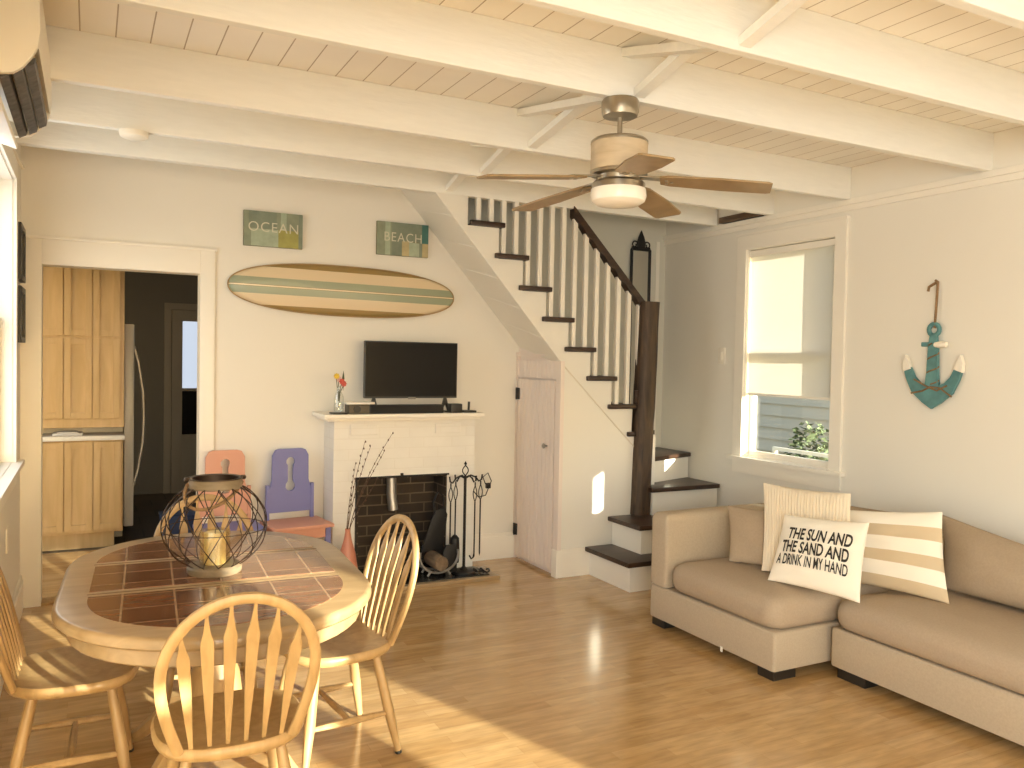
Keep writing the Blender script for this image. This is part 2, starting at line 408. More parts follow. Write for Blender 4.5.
def window(name, fn, w, shade=None, label='', sash=True, cas=.09, sashw=.04, sill=True):
    u0, u1, z0, z1 = w
    root = tag(empty(name, fn((u0 + u1) / 2, 0, z0)), label, 'window', kind='structure')
    def bx(mb, a, b, d0, d1, c, e):
        v = [fn(u, d, z) for z in (c, e) for d in (d0, d1) for u in (a, b)]
        mb._new(v, [(0, 2, 3, 1), (4, 5, 7, 6), (0, 1, 5, 4), (2, 6, 7, 3), (0, 4, 6, 2), (1, 3, 7, 5)]); return mb
    mb = MB()
    if cas:
        bx(mb, u0 - cas, u0, -.02, 0, z0, z1 + .1); bx(mb, u1, u1 + cas, -.02, 0, z0, z1 + .1); bx(mb, u0, u1, -.02, 0, z1, z1 + .1)
        bx(mb, u0 - cas - .01, u1 + cas + .01, -.03, 0, z1 + .1, z1 + .115)
    bx(mb, u0 - .004, u0 + .006, -.002, T, z0, z1); bx(mb, u1 - .006, u1 + .004, -.002, T, z0, z1); bx(mb, u0, u1, -.002, T, z1 - .006, z1 + .004)
    mb.build('casing', TRIM, root, world=True, smooth=False)
    if sill:
        mb = bx(MB(), u0 - cas - .03, u1 + cas + .03, -.05, 0, z0 - .025, z0); bx(mb, u0, u1, 0, T, z0 - .025, z0 + .004); mb.build('sill', TRIM, root, world=True, smooth=False)
        bx(MB(), u0 - cas, u1 + cas, -.016, 0, z0 - .12, z0 - .025).build('apron', TRIM, root, world=True, smooth=False)
    if sash:
        zm = (z0 + z1) / 2; s = sashw
        for (c, e, d) in ((z0 + .004, zm + .02, .05), (zm - .02, z1, .082)):
            mb = MB()
            bx(mb, u0 + .006, u0 + s, d, d + .03, c, e); bx(mb, u1 - s, u1 - .006, d, d + .03, c, e)
            bx(mb, u0 + s, u1 - s, d, d + .03, c, c + s); bx(mb, u0 + s, u1 - s, d, d + .03, e - s, e)
            sh = mb.build('sash', TRIM, root, world=True, smooth=False)
            bx(MB(), u0 + s, u1 - s, d + .013, d + .017, c + s, e - s).build('pane', GLASS, sh, world=True, smooth=False)
    else:
        bx(MB(), u0 + .006, u1 - .006, .06, .064, z0, z1 - .006).build('pane', GLASS, root, world=True, smooth=False)
    if shade:
        r = bx(MB(), u0 + .012, u1 - .012, .020, .0215, shade, z1 - .05)
        sh = r.build('roller_shade', SHADE, root, world=True, smooth=False)
        bx(MB(), u0 + .012, u1 - .012, .015, .027, shade - .012, shade + .006).build('hem_bar', TRIM, sh, world=True, smooth=False)
        bx(MB(), u0 + .008, u1 - .008, .008, .046, z1 - .055, z1 - .012).build('roller', TRIM, sh, world=True, smooth=False)
    return root
window('window_1', FR, RW1, shade=1.29, label='double hung window with cream roller shade half drawn, behind the sofa')
window('window_2', FR, RW2, label='second sofa wall window, nearer the camera', shade=1.30, sash=False)
window('window_3', FL, LW1, label='tall bright window under the air conditioner', sashw=.05)
window('added_window_4', FL, LW2, label='unseen opening added in the left wall beside the camera for fill light', sash=False)
window('window_5', FN, NW1, label='window behind the camera nearest the sofa', sash=False, cas=.05)
window('window_6', FN, NW2, label='middle window behind the camera', sash=False, cas=.05)
window('added_window_7', FN, NW3, label='small unseen slot added behind the camera to shape a band of sun', sash=False, cas=.03)
window('added_window_8', FN, NW4, label='wide unseen opening added behind the camera for soft fill light', sash=False, cas=.06)

# outside the sofa-wall window: neighbour's clapboard wall, shrub, white rail
SIDING = mat('pale grey clapboard', (.64, .55, .42), .7)
mb = MB()
for k in range(26):
    z = -.3 + k * .16
    mb.prism([(8.2, z), (8.2 + .02, z + .16), (8.3, z + .16), (8.3, z)], lambda p, q, t: (p, t, q), 4.5, 14)
tag(mb.build('neighbor_house', SIDING, smooth=False, origin=(8.2, 9, -.3)), 'pale grey clapboard house wall seen through the window', 'house')
LEAF = mat('dusty green leaves', (.10, .14, .07), .8, var=.4, vscale=9)
mb = MB(); rr = random.Random(3)
for k in range(1800):
    th, ph = rr.uniform(0, 2 * PI), rr.uniform(0, 1.4)
    rad = .62 * rr.uniform(.6, 1)
    p = Vector((6.9 + .35 * math.cos(th) * math.cos(ph), 6.35 + rad * math.sin(th) * math.cos(ph), -.3 + 1.22 * math.sin(ph) * rr.uniform(.1, 1)))
    a = rr.uniform(0, PI); s = rr.uniform(.03, .06)
    d1 = Vector((math.cos(a), math.sin(a), rr.uniform(-.6, .6))) * s; d2 = Vector((-math.sin(a), math.cos(a) * .3, rr.uniform(.4, 1))) * s * .5
    mb._new([p - d1, p + d2, p + d1, p - d2], [(0, 1, 2, 3)])
sh = mb.build('shrub', LEAF, smooth=False, origin=(6.9, 6.9, 0)); tag(sh, 'dusty green shrub outside the half shaded window', 'shrub', kind='stuff')
mb = MB().box(6.3, 6.34, 5.5, 6.32, .62, .655).box(6.3, 6.34, 6.28, 6.32, -.3, .62).box(6.3, 6.34, 5.5, 5.54, -.3, .62)
tag(mb.build('garden_rail', TRIM, smooth=False, origin=(6.3, 6.8, 0)), 'low white rail in front of the shrub outside', 'rail')
struct(MB().box(-14, 16, -16, 18, -.4, -.3).build('ground', mat('dry grass ground', (.22, .20, .10), .9, var=.3, vscale=3), smooth=False), 'grassy ground outside', 'ground')

# ---------------------------------------------------------------- kitchen beyond the doorway
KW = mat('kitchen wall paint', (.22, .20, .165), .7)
struct(MB().box(-2.2, 2.2, YB + .06, 6.95, -.08, -.001).build('floor_kitchen', FLOOR, smooth=False), 'plank floor inside the kitchen doorway', 'floor')
struct(MB().box(-2.2, 2.2, 6.95, 9.6, -.08, -.001).build('floor_hall', DARKFLOOR, smooth=False), 'floor of the back hall, coloured dark for its lack of light', 'floor')
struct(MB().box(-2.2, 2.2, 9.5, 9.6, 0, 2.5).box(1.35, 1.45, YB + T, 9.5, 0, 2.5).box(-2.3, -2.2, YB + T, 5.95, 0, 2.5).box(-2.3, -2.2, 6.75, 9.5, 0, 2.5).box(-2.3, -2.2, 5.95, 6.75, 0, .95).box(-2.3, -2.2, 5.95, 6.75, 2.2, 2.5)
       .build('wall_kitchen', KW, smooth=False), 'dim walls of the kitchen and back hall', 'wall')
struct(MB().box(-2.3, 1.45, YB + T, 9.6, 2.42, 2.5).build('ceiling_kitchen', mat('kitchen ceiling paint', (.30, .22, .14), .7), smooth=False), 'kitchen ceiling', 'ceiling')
struct(MB().box(XL + .02, .7, YB - .0, YB + T + .01, -.002, .012, bev=.003).build('trim_4', OAK), 'wooden threshold strip in the kitchen doorway', 'trim')
# cabinets
def shaker(mb_parent, x0, x1, z0, z1, y, cols, knob=None, rows=None):
    w = .045
    rows = rows or [(z0, z1)]
    for i in range(cols):
        a = x0 + (x1 - x0) * i / cols + .003; b = x0 + (x1 - x0) * (i + 1) / cols - .003
        mb = MB()
        for (c, e) in rows:
            mb.box(a, a + w, y - .02, y, c, e, bev=.0015).box(b - w, b, y - .02, y, c, e, bev=.0015).box(a + w, b - w, y - .02, y, c, c + w, bev=.0015).box(a + w, b - w, y - .02, y, e - w, e, bev=.0015)
            mb.box(a + w, b - w, y - .010, y, c + w, e - w)
        d = mb.build('door', CAB, mb_parent, world=True, smooth=False)
        if knob:
            MB().lathe([(.004, 0), (.004, -.012), (.012, -.018), (.012, -.026), (.0, -.03)], (b - .02, y - .02, knob), 12, axis='y').build('knob', GREYM, d, world=True)
cab = empty('wall_cabinet', (-.2, 6.95, .93), label='tall pale maple cabinet above the white kitchen counter', cat='cabinet')
MB().box(-.9, .232, 6.95, 7.24, .93, 2.40, bev=.002).build('body', CAB, cab, world=True, smooth=False)
shaker(cab, -.56, .205, .955, 2.38, 6.95, 4, rows=[(1.62, 2.36), (1.0, 1.60)])
cab = empty('base_cabinet', (-.2, 6.95, 0), label='pale maple base cabinet under the white counter', cat='cabinet')
MB().box(-.9, .228, 6.97, 7.24, .125, .83, bev=.002).box(-.9, .17, 7.03, 7.2, 0, .125).build('body', CAB, cab, world=True, smooth=False)
shaker(cab, -.56, .215, .15, .82, 6.97, 4)
tag(MB().box(-.9, .24, 6.93, 7.24, .832, .868, bev=.006).build('kitchen_counter', mat('white laminate counter', (.88, .86, .80), .3), origin=(-.2, 7, .832)), 'white kitchen counter between the maple cabinets', 'counter')
tag(MB().box(-.25, -.05, 6.98, 7.12, .869, .887, bev=.003).box(-.22, -.08, 6.99, 7.10, .887, .897, bev=.002).build('paper_stack', mat('grey white paper', (.7, .68, .64), .6), origin=(-.15, 7.05, .869)), 'small stack of papers lying on the kitchen counter', 'papers')
fr = empty('refrigerator', (0, 7.65, 0), label='white refrigerator door edge with curved handle beside the cabinets', cat='refrigerator')
MB().box(-.45, .236, 7.27, 8.05, .02, 1.72, bev=.01).build('body', ACW, fr, world=True)
dr = MB().box(.242, .315, 7.26, 8.05, .10, 1.73, bev=.012).build('door', mat('white enamel', (.80, .78, .74), .3), fr, world=True)
MB().tube([(.315, 7.36, .42), (.35, 7.36, .55), (.385, 7.36, .78), (.392, 7.36, .98), (.385, 7.36, 1.18), (.35, 7.36, 1.42), (.315, 7.36, 1.55)], .017, 8).build('handle', GREYM, dr, world=True)
# hall door with glass
hd = empty('door_1', (1.05, 9.5, 0), label='dim glazed back door at the end of the hall', cat='door', kind='structure')
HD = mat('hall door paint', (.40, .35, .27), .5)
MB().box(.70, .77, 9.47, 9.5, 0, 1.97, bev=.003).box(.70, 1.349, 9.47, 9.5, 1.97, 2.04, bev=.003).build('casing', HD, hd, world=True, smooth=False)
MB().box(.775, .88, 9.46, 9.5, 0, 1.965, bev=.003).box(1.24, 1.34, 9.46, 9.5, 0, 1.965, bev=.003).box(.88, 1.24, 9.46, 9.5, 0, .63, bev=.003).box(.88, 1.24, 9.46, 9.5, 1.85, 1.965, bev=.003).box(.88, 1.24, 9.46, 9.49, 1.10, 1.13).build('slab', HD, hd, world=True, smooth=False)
PANE = bpy.data.materials.new('bright outdoor pane'); PANE.use_nodes = True
pb = PANE.node_tree.nodes['Principled BSDF']; pb.inputs['Emission Color'].default_value = (.75, .85, 1, 1); pb.inputs['Emission Strength'].default_value = .75; pb.inputs['Base Color'].default_value = (.2, .2, .2, 1)
MB().box(.88, 1.24, 9.488, 9.496, 1.13, 1.85).build('pane', PANE, hd, world=True, smooth=False)
MB().box(.88, 1.24, 9.488, 9.496, .63, 1.10).build('pane', SCREEN, hd, world=True, smooth=False)
tag(MB().prism([(.52, 0), (.78, 0), (.82, .26), (.48, .26)], fxz, 6.72, 6.98, bev=.012).build('storage_tote', NAVY, origin=(.65, 6.85, 0)), 'navy blue tote on the floor inside the kitchen doorway', 'tote')
# ---------------------------------------------------------------- staircase
YS = 4.87
st = empty('staircase', (3.4, 4.9, 0), label='white winder staircase with dark treads, white balusters and timber post', cat='staircase')
def XRt(k): return 3.516 - .1825 * (k - 1)         # right nose of tread k (z = 1.0 + .2 k)
pts = [(2.885, 0), (3.60, 0), (3.60, .965)]
pts = [(2.885, 0), (3.53, 0), (3.53, .965), (XRt(1) - .035, .965)]
for k in range(1, 8):
    pts.append((XRt(k) - .035, 1.0 + .2 * k - .035))
    if k < 7: pts.append((XRt(k + 1) - .035, 1.0 + .2 * k - .035))
pts += [(2.16, 2.365), (2.16, 2.55), (1.935, 2.55), (2.885, 1.485)]
MB().prism(pts, fxz, YS, YS + .03).build('side_panel', WHITE, st, world=True, smooth=False)
# diagonal seam moulding on the panel
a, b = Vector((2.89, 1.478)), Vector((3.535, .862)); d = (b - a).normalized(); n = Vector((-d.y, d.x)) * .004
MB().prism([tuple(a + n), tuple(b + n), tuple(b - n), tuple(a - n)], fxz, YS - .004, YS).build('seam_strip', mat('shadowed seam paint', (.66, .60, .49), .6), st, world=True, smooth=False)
for k in range(0, 8):                                # risers
    x = (XRt(k) if k else 3.70) - .035
    z1 = 1.0 + .2 * k - .033; z0 = z1 - .167
    MB().box(x - .02, x, YS + .03, YB - .008, z0, z1).build('riser', WHITE, st, world=True, smooth=False)
for k in range(1, 8):
    MB().box(XRt(k) - .25, XRt(k), YS - .028, YS + .0, 1.0 + .2 * k - .034, 1.0 + .2 * k, bev=.008).box(XRt(k) - .195, XRt(k), YS, YB - .008, 1.0 + .2 * k - .034, 1.0 + .2 * k, bev=.008).build('tread', DARK, st, world=True)
# winders and starting steps
def step(poly_t, z, poly_b, z0):
    MB().prism(poly_b, fxy, z0, z - .033).build('riser', WHITE, st, world=True, smooth=False)
    MB().prism(poly_t, fxy, z - .034, z, bev=.008).build('tread', DARK, st, world=True)
step([(3.10, 4.335), (XR - .03, 4.335), (XR - .03, 4.86), (3.10, 4.86)], .20, [(3.135, 4.365), (XR - .03, 4.365), (XR - .03, 4.86), (3.135, 4.86)], 0)
step([(3.29, 4.48), (XR - .03, 4.48), (XR - .03, 4.865), (3.29, 4.865)], .40, [(3.325, 4.51), (XR - .03, 4.51), (XR - .03, 4.86), (3.325, 4.86)], .20)
step([(3.59, 4.755), (XR - .03, 4.755), (XR - .03, 5.16), (3.66, 4.94), (3.59, 4.90)], .60, [(3.62, 4.785), (XR - .03, 4.785), (XR - .03, 5.45), (3.62, 5.45)], .40)
step([(3.66, 4.90), (XR - .03, 5.10), (XR - .03, 5.52), (3.72, 5.52)], .80, [(3.68, 4.95), (XR - .03, 5.13), (XR - .03, 5.52), (3.72, 5.52)], .60)
MB().box(3.44, 3.54, YS - .028, 5.52, .966, 1.0, bev=.008).box(3.54, 3.745, YS + .07, 5.52, .966, 1.0, bev=.008).build('tread', DARK, st, world=True)
MB().box(3.62, 3.72, YS + .03, 5.52, .60, .966).build('riser', WHITE, st, world=True, smooth=False)
# post
rp = random.Random(5)
def sq(cx, cy, r, z, j):
    out = []
    for k in range(16):
        a = 2 * PI * k / 16
        q = r * (1 + .16 * abs(math.cos(2 * a + PI / 2)) ** 1.5)
        q *= 1 + rp.uniform(-j, j)
        out.append((cx + q * math.cos(a), cy + q * math.sin(a), z))
    return out
MB().layers([sq(3.603 - .045 * (1.94 - z) / 1.54, 4.865, .070, z, .03) for z in [.40 + 1.54 * i / 14 for i in range(15)]]).build('post', POSTM, st, world=True, angle=50)
# thin timber filler beside the post foot
# balusters
def railz(x): return 2.53 - (x - 2.955) * 1.016
x = 3.535
while x > 2.2:
    k = max([kk for kk in range(1, 8) if XRt(kk) - .02 >= x] or [0])
    zb = 1.0 + .2 * k
    zt = min(2.56, railz(x) - .01)
    MB().box(x - .016, x + .016, YS + .005, YS + .037, zb, zt, bev=.003).build('baluster', TRIM, st, world=True, smooth=False)
    x -= .0925
# hand rail with scalloped underside
pts_t, pts_b = [], []
N = 60
for i in range(N + 1):
    xx = 2.955 + (3.585 - 2.955) * i / N
    pts_t.append((xx, railz(xx) + .036)); pts_b.append((xx, railz(xx) - .034 - .006 * math.sin(2 * PI * (xx - 2.955) / .0925)))
MB().prism(pts_t + pts_b[::-1], fxz, YS - .012, YS + .05).build('handrail', DARK, st, world=True, angle=60)
MB().box(3.49, 3.53, YS - .03, YS - .003, 1.20, 1.30, bev=.006).build('bracket', DARK, st, world=True)
# sloping soffit under the flight
sl = (1.485 - 2.55) / (2.885 - 1.935)
def zs(x): return 2.55 + (x - 1.935) * sl
def zsb(x): return 2.64 - (x - 1.97) * 1.118
mb = MB(); yf, yb = YS + .002, YB - .001
mb._new([(1.76, yf, zs(1.76)), (2.90, yf, zs(2.90)), (2.90, yf, zs(2.90) + .02), (1.76, yf, zs(1.76) + .02), (1.78, yb, zsb(1.78)), (2.90, yb, zsb(2.90)), (2.90, yb, zsb(2.90) + .02), (1.78, yb, zsb(1.78) + .02)], [(0, 1, 2, 3), (4, 7, 6, 5), (0, 4, 5, 1), (1, 5, 6, 2), (2, 6, 7, 3), (3, 7, 4, 0)])
mb.build('soffit', WHITE, st, world=True, smooth=False)
for xx in (2.05, 2.22, 2.39, 2.56, 2.73):
    mb = MB(); mb._new([(xx, YS + .03, zs(xx) - .0025), (xx + .006, YS + .03, zs(xx + .006) - .0025), (xx + .006, YB - .01, zsb(xx + .006) - .0015), (xx, YB - .01, zsb(xx) - .0015), (xx, YS + .03, zs(xx) + .01), (xx + .006, YS + .03, zs(xx + .006) + .01), (xx + .006, YB - .01, zsb(xx + .006) + .01), (xx, YB - .01, zsb(xx) + .01)], [(0, 1, 2, 3), (4, 7, 6, 5), (0, 4, 5, 1), (1, 5, 6, 2), (2, 6, 7, 3), (3, 7, 4, 0)]); mb.build('soffit_seam', WHITE, st, world=True, smooth=False)

# ---------------------------------------------------------------- closet under the stair
def bead(mb, x, y0, y1, z0, z1, dx=-.014, pitch=.055, zt=None):
    y = y0
    while y < y1 - .004:
        e = min(y + pitch - .006, y1)
        zz0, zz1 = z0, z1
        mb.box(x + dx, x, y, e, zz0, zz1, bev=.002, seg=1)
        y += pitch
    mb.box(x + dx * .4, x, y0, y1, z0, z1)
    return mb
PINKW = mat('blush white paint', (.80, .70, .62), .5)
struct(bead(MB(), 2.90, 4.885, 5.515, 1.372, 1.50).prism([(4.885, 0), (5.53, 0), (5.53, 1.60), (4.885, 1.48)], fyz, 2.90, 2.915).box(2.875, 2.90, 5.505, 5.53, 0, 1.56).box(2.872, 2.902, YS - .015, YS + .055, 0, 1.50, bev=.003).box(2.872, 2.90, 4.88, 5.52, 1.535, 1.547)
       .build('trim_5', PINKW, smooth=False), 'white beadboard end wall of the closet under the stairs', 'trim')
struct(MB().box(2.862, 2.91, YS - .022, YS + .05, 0, .19, bev=.003).build('trim_6', TRIM, smooth=False), 'white plinth block at the closet corner', 'trim')
cd = empty('door_2', (2.89, 5.2, 0), label='narrow beadboard closet door under the stairs with black hinges', cat='door', kind='structure')
bead(MB(), 2.895, 4.945, 5.49, .03, 1.362, dx=-.022).build('slab', PINKW, cd, world=True, smooth=False)
MB().lathe([(.006, 0), (.006, -.014), (.017, -.022), (.019, -.030), (.010, -.038), (0, -.039)], (2.873, 5.03, .90), 14, axis='x').build('knob', GREYM, cd, world=True)
for z in (1.25, .225):
    MB().box(2.860, 2.872, 5.455, 5.505, z - .042, z + .042, bev=.003).tube([(2.858, 5.48, z - .045), (2.858, 5.48, z + .045)], .006, 8).build('hinge', BRACK, cd, world=True)

# ---------------------------------------------------------------- mirror on the stair wall
mi = empty('wall_mirror', (3.985, YB - .03, 1.8), label='tall narrow mirror with black scrolled iron frame behind the stair post', cat='mirror')
mb = MB()
xL, xR2, zb, zt2 = 3.895, 4.075, 1.14, 2.42
yF = YB - .03
for p, q in (((xL, zb), (xL, zt2)), ((xR2, zb), (xR2, zt2)), ((xL, zt2), (xR2, zt2)), ((xL, zb), (xR2, zb))):
    mb.tube([(p[0], yF, p[1]), (q[0], yF, q[1])], .012, 8)
mb.build('frame', BLACKM, mi, world=True)
MB().box(xL + .01, xR2 - .01, yF + .002, yF + .012, zb, zt2).build('glass', mat('mirror silver', (.62, .62, .58), .05, metal=1), mi, world=True, smooth=False)
mb = MB()
for s in (-1, 1):
    pts = []
    for i in range(26):
        t = i / 25 * 2.2 * PI; r = .034 * (1 - i / 34)
        pts.append((3.985 + s * (.062 - r * math.cos(t) * 1.0 + .0), yF, zt2 + .035 + r * math.sin(t)))
    mb.tube(pts, .006, 6)
mb.prism([(3.985 - .035, zt2 + .01), (3.985 + .035, zt2 + .01), (3.985 + .044, zt2 + .05), (3.985 + .026, zt2 + .10), (3.985, zt2 + .155), (3.985 - .026, zt2 + .10), (3.985 - .044, zt2 + .05)], fxz, yF - .006, yF + .006, bev=.003)
mb.box(xL, xR2, yF - .005, yF + .005, zt2 + .0, zt2 + .022, bev=.002)
mb.build('crest', BLACKM, mi, world=True)

# ---------------------------------------------------------------- fireplace
X0, X1, Y0 = 1.415, 2.425, 5.28
fp = empty('fireplace', (1.92, 5.4, 0), label='white painted brick fireplace with black firebox and slate hearth', cat='fireplace')
ox0, ox1, oz = 1.575, 2.22, .70
MB().box(X0, ox0, Y0, YB - .001, .0, 1.08).box(ox1, X1, Y0, YB - .001, .0, 1.08).box(ox0, ox1, Y0, YB - .001, oz, 1.08).build('brick_surround', PBRICK, fp, world=True, smooth=False)
MB().box(ox0 + .002, ox0 + .012, Y0 + .004, YB - .02, .03, oz - .002).box(ox1 - .012, ox1 - .002, Y0 + .004, YB - .02, .03, oz - .002).box(ox0, ox1, YB - .03, YB - .006, .03, oz - .002).box(ox0, ox1, Y0 + .004, YB - .006, oz - .012, oz - .002).build('firebox', SOOT, fp, world=True, smooth=False)
MB().box(ox0 - .012, ox1 + .012, Y0 - .006, Y0 + .006, oz - .008, oz + .004).box(ox0 - .012, ox0, Y0 - .006, Y0 + .006, .03, oz).box(1.875, 1.895, Y0 - .012, Y0, oz, oz + .02, bev=.003).build('opening_trim', BLACKM, fp, world=True, smooth=False)
MB().box(1.33, 2.46, Y0 - .085, YB - .001, 1.10, 1.128, bev=.005).box(1.36, 2.44, Y0 - .05, YB - .001, 1.08, 1.10, bev=.003).build('mantel_shelf', TRIM, fp, world=True, smooth=False)
for a in (1.52, 2.12):
    MB().box(a, a + .19, Y0 - .014, Y0, .985, 1.055, bev=.004).build('corbel_brick', PBRICK, fp, world=True, smooth=False)
MB().box(1.36, 2.445, 5.035, Y0 - .001, .0, .03, bev=.004).box(ox0, ox1, Y0 - .001, YB - .03, 0, .03).build('hearth', SLATE, fp, world=True, smooth=False)
MB().box(1.33, 2.50, 4.985, 5.034, 0, .026, bev=.004).box(2.446, 2.50, 5.034, 5.27, 0, .026, bev=.004).build('hearth_border', OAKX, fp, world=True, smooth=False)
MB().tube([(1.87, YB - .08, oz - .02), (1.872, YB - .08, .55), (1.885, YB - .085, .44)], .034, 12).build('flue_pipe', STEEL, fp, world=True)
# grate and log holder in front of the firebox
g = empty('fire_grate', (1.93, 5.36, .03), label='black iron grate inside the firebox', cat='grate')
mb = MB()
for k in range(6):
    xx = 1.74 + k * .06
    mb.tube([(xx, 5.30, .20), (xx, 5.31, .13), (xx, 5.36, .11), (xx, 5.46, .12), (xx, 5.475, .2)], .007, 6)
mb.tube([(1.70, 5.33, .11), (2.08, 5.33, .11)], .007, 6).tube([(1.70, 5.44, .11), (2.08, 5.44, .11)], .007, 6)
mb.build('bars', BLACKM, g, world=True)
for xx in (1.72, 2.06):
    for yy in (5.33, 5.44): MB().tube([(xx, yy, .11), (xx, yy, .03)], .008, 6).build('foot', BLACKM, g, world=True)
for (yy, zz, r, dx) in ((5.36, .158, .036, 0), (5.43, .162, .034, .02), (5.395, .222, .03, -.01)):
    tag(MB().lathe([(r * .9, -.15), (r, -.14), (r * 1.04, 0), (r, .14), (r * .9, .15)], (0, 0, 0), 12, axis='x').build('firewood_log', wood('charred bark', (.02, .013, .008), (.10, .06, .035), (3, 14, 14), rough=.9, bump=.6), origin=(0, 0, 0)),
        {5.36: 'dark split log lying at the front of the grate', 5.43: 'dark log lying at the back of the grate', 5.395: 'topmost dark log on the grate'}[yy], 'log', 'logs on the grate').location = (1.90 + dx, yy, zz + .008)
# curved log carrier at the right of the opening
lc = empty('log_carrier', (2.10, 5.16, .03), label='black iron log holder with curved hoop on the hearth', cat='log holder')
mb = MB()
for yy in (5.11, 5.22):
    mb.tube([(2.10 + .14 * math.sin(t), yy, .175 - .12 * math.cos(t)) for t in [(-.5 + i / 14) * 1.15 * PI for i in range(0, 15)]], .009, 8)
    mb.tube([(2.04, yy, .068), (2.02, yy, .038)], .008, 6).tube([(2.16, yy, .068), (2.18, yy, .038)], .008, 6)
for t in (-1.6, -.5, 0, .5, 1.6):
    mb.tube([(2.10 + .14 * math.sin(t), 5.11, .175 - .12 * math.cos(t)), (2.10 + .14 * math.sin(t), 5.22, .175 - .12 * math.cos(t))], .007, 6)
mb.build('cradle', GREYM, lc, world=True)
MB().prism([(2.02, .17), (2.18, .17), (2.215, .42), (2.19, .47), (2.13, .45), (2.10, .40)], fxz, 5.25, 5.265, bev=.004).build('back_plate', BLACKM, lc, world=True)
MB().tube([(2.11, 5.23, .44), (2.10, 5.23, .52), (2.13, 5.23, .58), (2.17, 5.23, .56), (2.185, 5.23, .47)], .008, 8).build('handle', BLACKM, lc, world=True)
tag(MB().lathe([(.045, -.0), (.05, .008), (.052, .20), (.045, .21)], (0, 0, 0), 14, axis='y').build('firewood_log', wood('pale split wood', (.12, .08, .045), (.22, .15, .09), (10, 2, 10), rough=.8), origin=(0, 0, 0)), 'single paler log resting in the curved holder', 'log').location = (2.10, 5.06, .125)

# fireplace tool set
tools = empty('fireplace_tool_stand', (2.30, 5.15, .03), label='black wrought iron fireplace tool stand on the hearth', cat='fireplace tools')
MB().lathe([(.085, 0), (.085, .012), (.03, .02), (.012, .04)], (2.30, 5.15, .03), 20).build('base', BLACKM, tools, world=True)
mb = MB().tube([(2.30, 5.15, .04), (2.30, 5.15, .70)], .010, 8)
mb.tube([(2.30 + .022 * math.sin(PI * i / 8), 5.15, .70 + .07 * i / 8) for i in range(9)], .004, 6).tube([(2.30 - .022 * math.sin(PI * i / 8), 5.15, .70 + .07 * i / 8) for i in range(9)], .004, 6).lathe([(0, .77), (.012, .78), (0, .80)], (2.30, 5.15, 0), 8)
mb.build('pole', BLACKM, tools, world=True)
HK = [(2.20, 5.135), (2.355, 5.125), (2.41, 5.165), (2.26, 5.20)]
for (hx, hy) in HK:
    dx, dy = hx - 2.30, hy - 5.15
    MB().tube([(2.30, 5.15, .68), (2.30 + dx * .4, 5.15 + dy * .4, .70), (2.30 + dx * .75, 5.15 + dy * .75, .685), (2.30 + dx, 5.15 + dy, .655), (2.30 + dx * 1.2, 5.15 + dy * 1.2, .665), (2.30 + dx * 1.25, 5.15 + dy * 1.25, .70)], .006, 6).build('hook', BLACKM, tools, world=True)
def tool(name, hx, hy, zb, head, label):
    hx += (hx - 2.30) * .14; hy += (hy - 5.15) * .14
    t = empty(name, (hx, hy, zb), label=label, cat='fireplace tool')
    mb = MB()
    for s in (1, -1): mb.tube([(hx + s * .014 * math.sin(PI * i / 8), hy, .52 + .11 * i / 8) for i in range(9)], .0035, 6)
    mb.tube([(hx, hy, .63), (hx, hy, .655)], .005, 6).tube([(hx, hy, .52), (hx, hy, zb)], .0055, 6)
    mb.build('handle', BLACKM, t, world=True)
    head(hx, hy, zb).build('head', BLACKM, t, world=True)
tool('hearth_shovel', *HK[0], .24, lambda x, y, z: MB().prism([(x - .05, .05), (x + .05, .05), (x + .052, .19), (x + .03, .235), (x - .03, .235), (x - .052, .19)], fxz, y - .012, y + .004, bev=.004), 'black shovel hanging at the firebox side of the tool stand')
tool('hearth_poker', *HK[1], .14, lambda x, y, z: MB().tube([(x, y, z + .02), (x - .005, y, z - .005), (x - .02, y, z - .015), (x - .035, y, z + .01)], .006, 6), 'black poker with hooked tip hanging in front of the stand')
tool('hearth_rake', *HK[2], .15, lambda x, y, z: MB().tube([(x, y, z), (x, y, z - .02)], [.006, .001], 6), 'straight black poker hanging farthest from the firebox')
tool('hearth_brush', *HK[3], .26, lambda x, y, z: MB().lathe([(.012, .02), (.03, 0), (.035, -.10), (.03, -.17)], (x, y, z), 12), 'black hearth brush hanging behind the shovel')
# dark coil / cable heap at the stand's foot
mb = MB().tube([(2.36 + .02 * math.cos(i * .9) + i * .006, 5.09 + .045 * math.sin(i * .9), .04 + .006 * (i % 3)) for i in range(16)], .006, 6)
tag(mb.build('chain', BLACKM, origin=(2.4, 5.1, .03)), 'short black chain lying at the foot of the tool stand', 'chain')
# outlet and cable
ou = tag(MB().box(2.615, 2.685, YB - .008, YB, .48, .595, bev=.003).build('wall_outlet', IVORY, origin=(2.65, YB, .54)), 'ivory wall outlet with plugged cord beside the fireplace', 'outlet')
MB().box(2.630, 2.665, YB - .035, YB - .008, .54, .58, bev=.004).build('plug', BLACK, ou, world=True, smooth=False)
mb = MB().tube([(2.445, 5.36, 1.10), (2.452, 5.36, .95), (2.444, 5.37, .80), (2.47, 5.40, .66), (2.48, 5.42, .55), (2.54, 5.44, .49), (2.60, 5.45, .50), (2.655, 5.47, .60), (2.63, 5.48, .66), (2.59, 5.48, .63), (2.61, 5.48, .58), (2.648, 5.49, .565)], .004, 6)
tag(mb.build('power_cord', BLACK, origin=(2.5, 5.4, 1.1)), 'thin black cord running from the mantel to the outlet', 'cord')

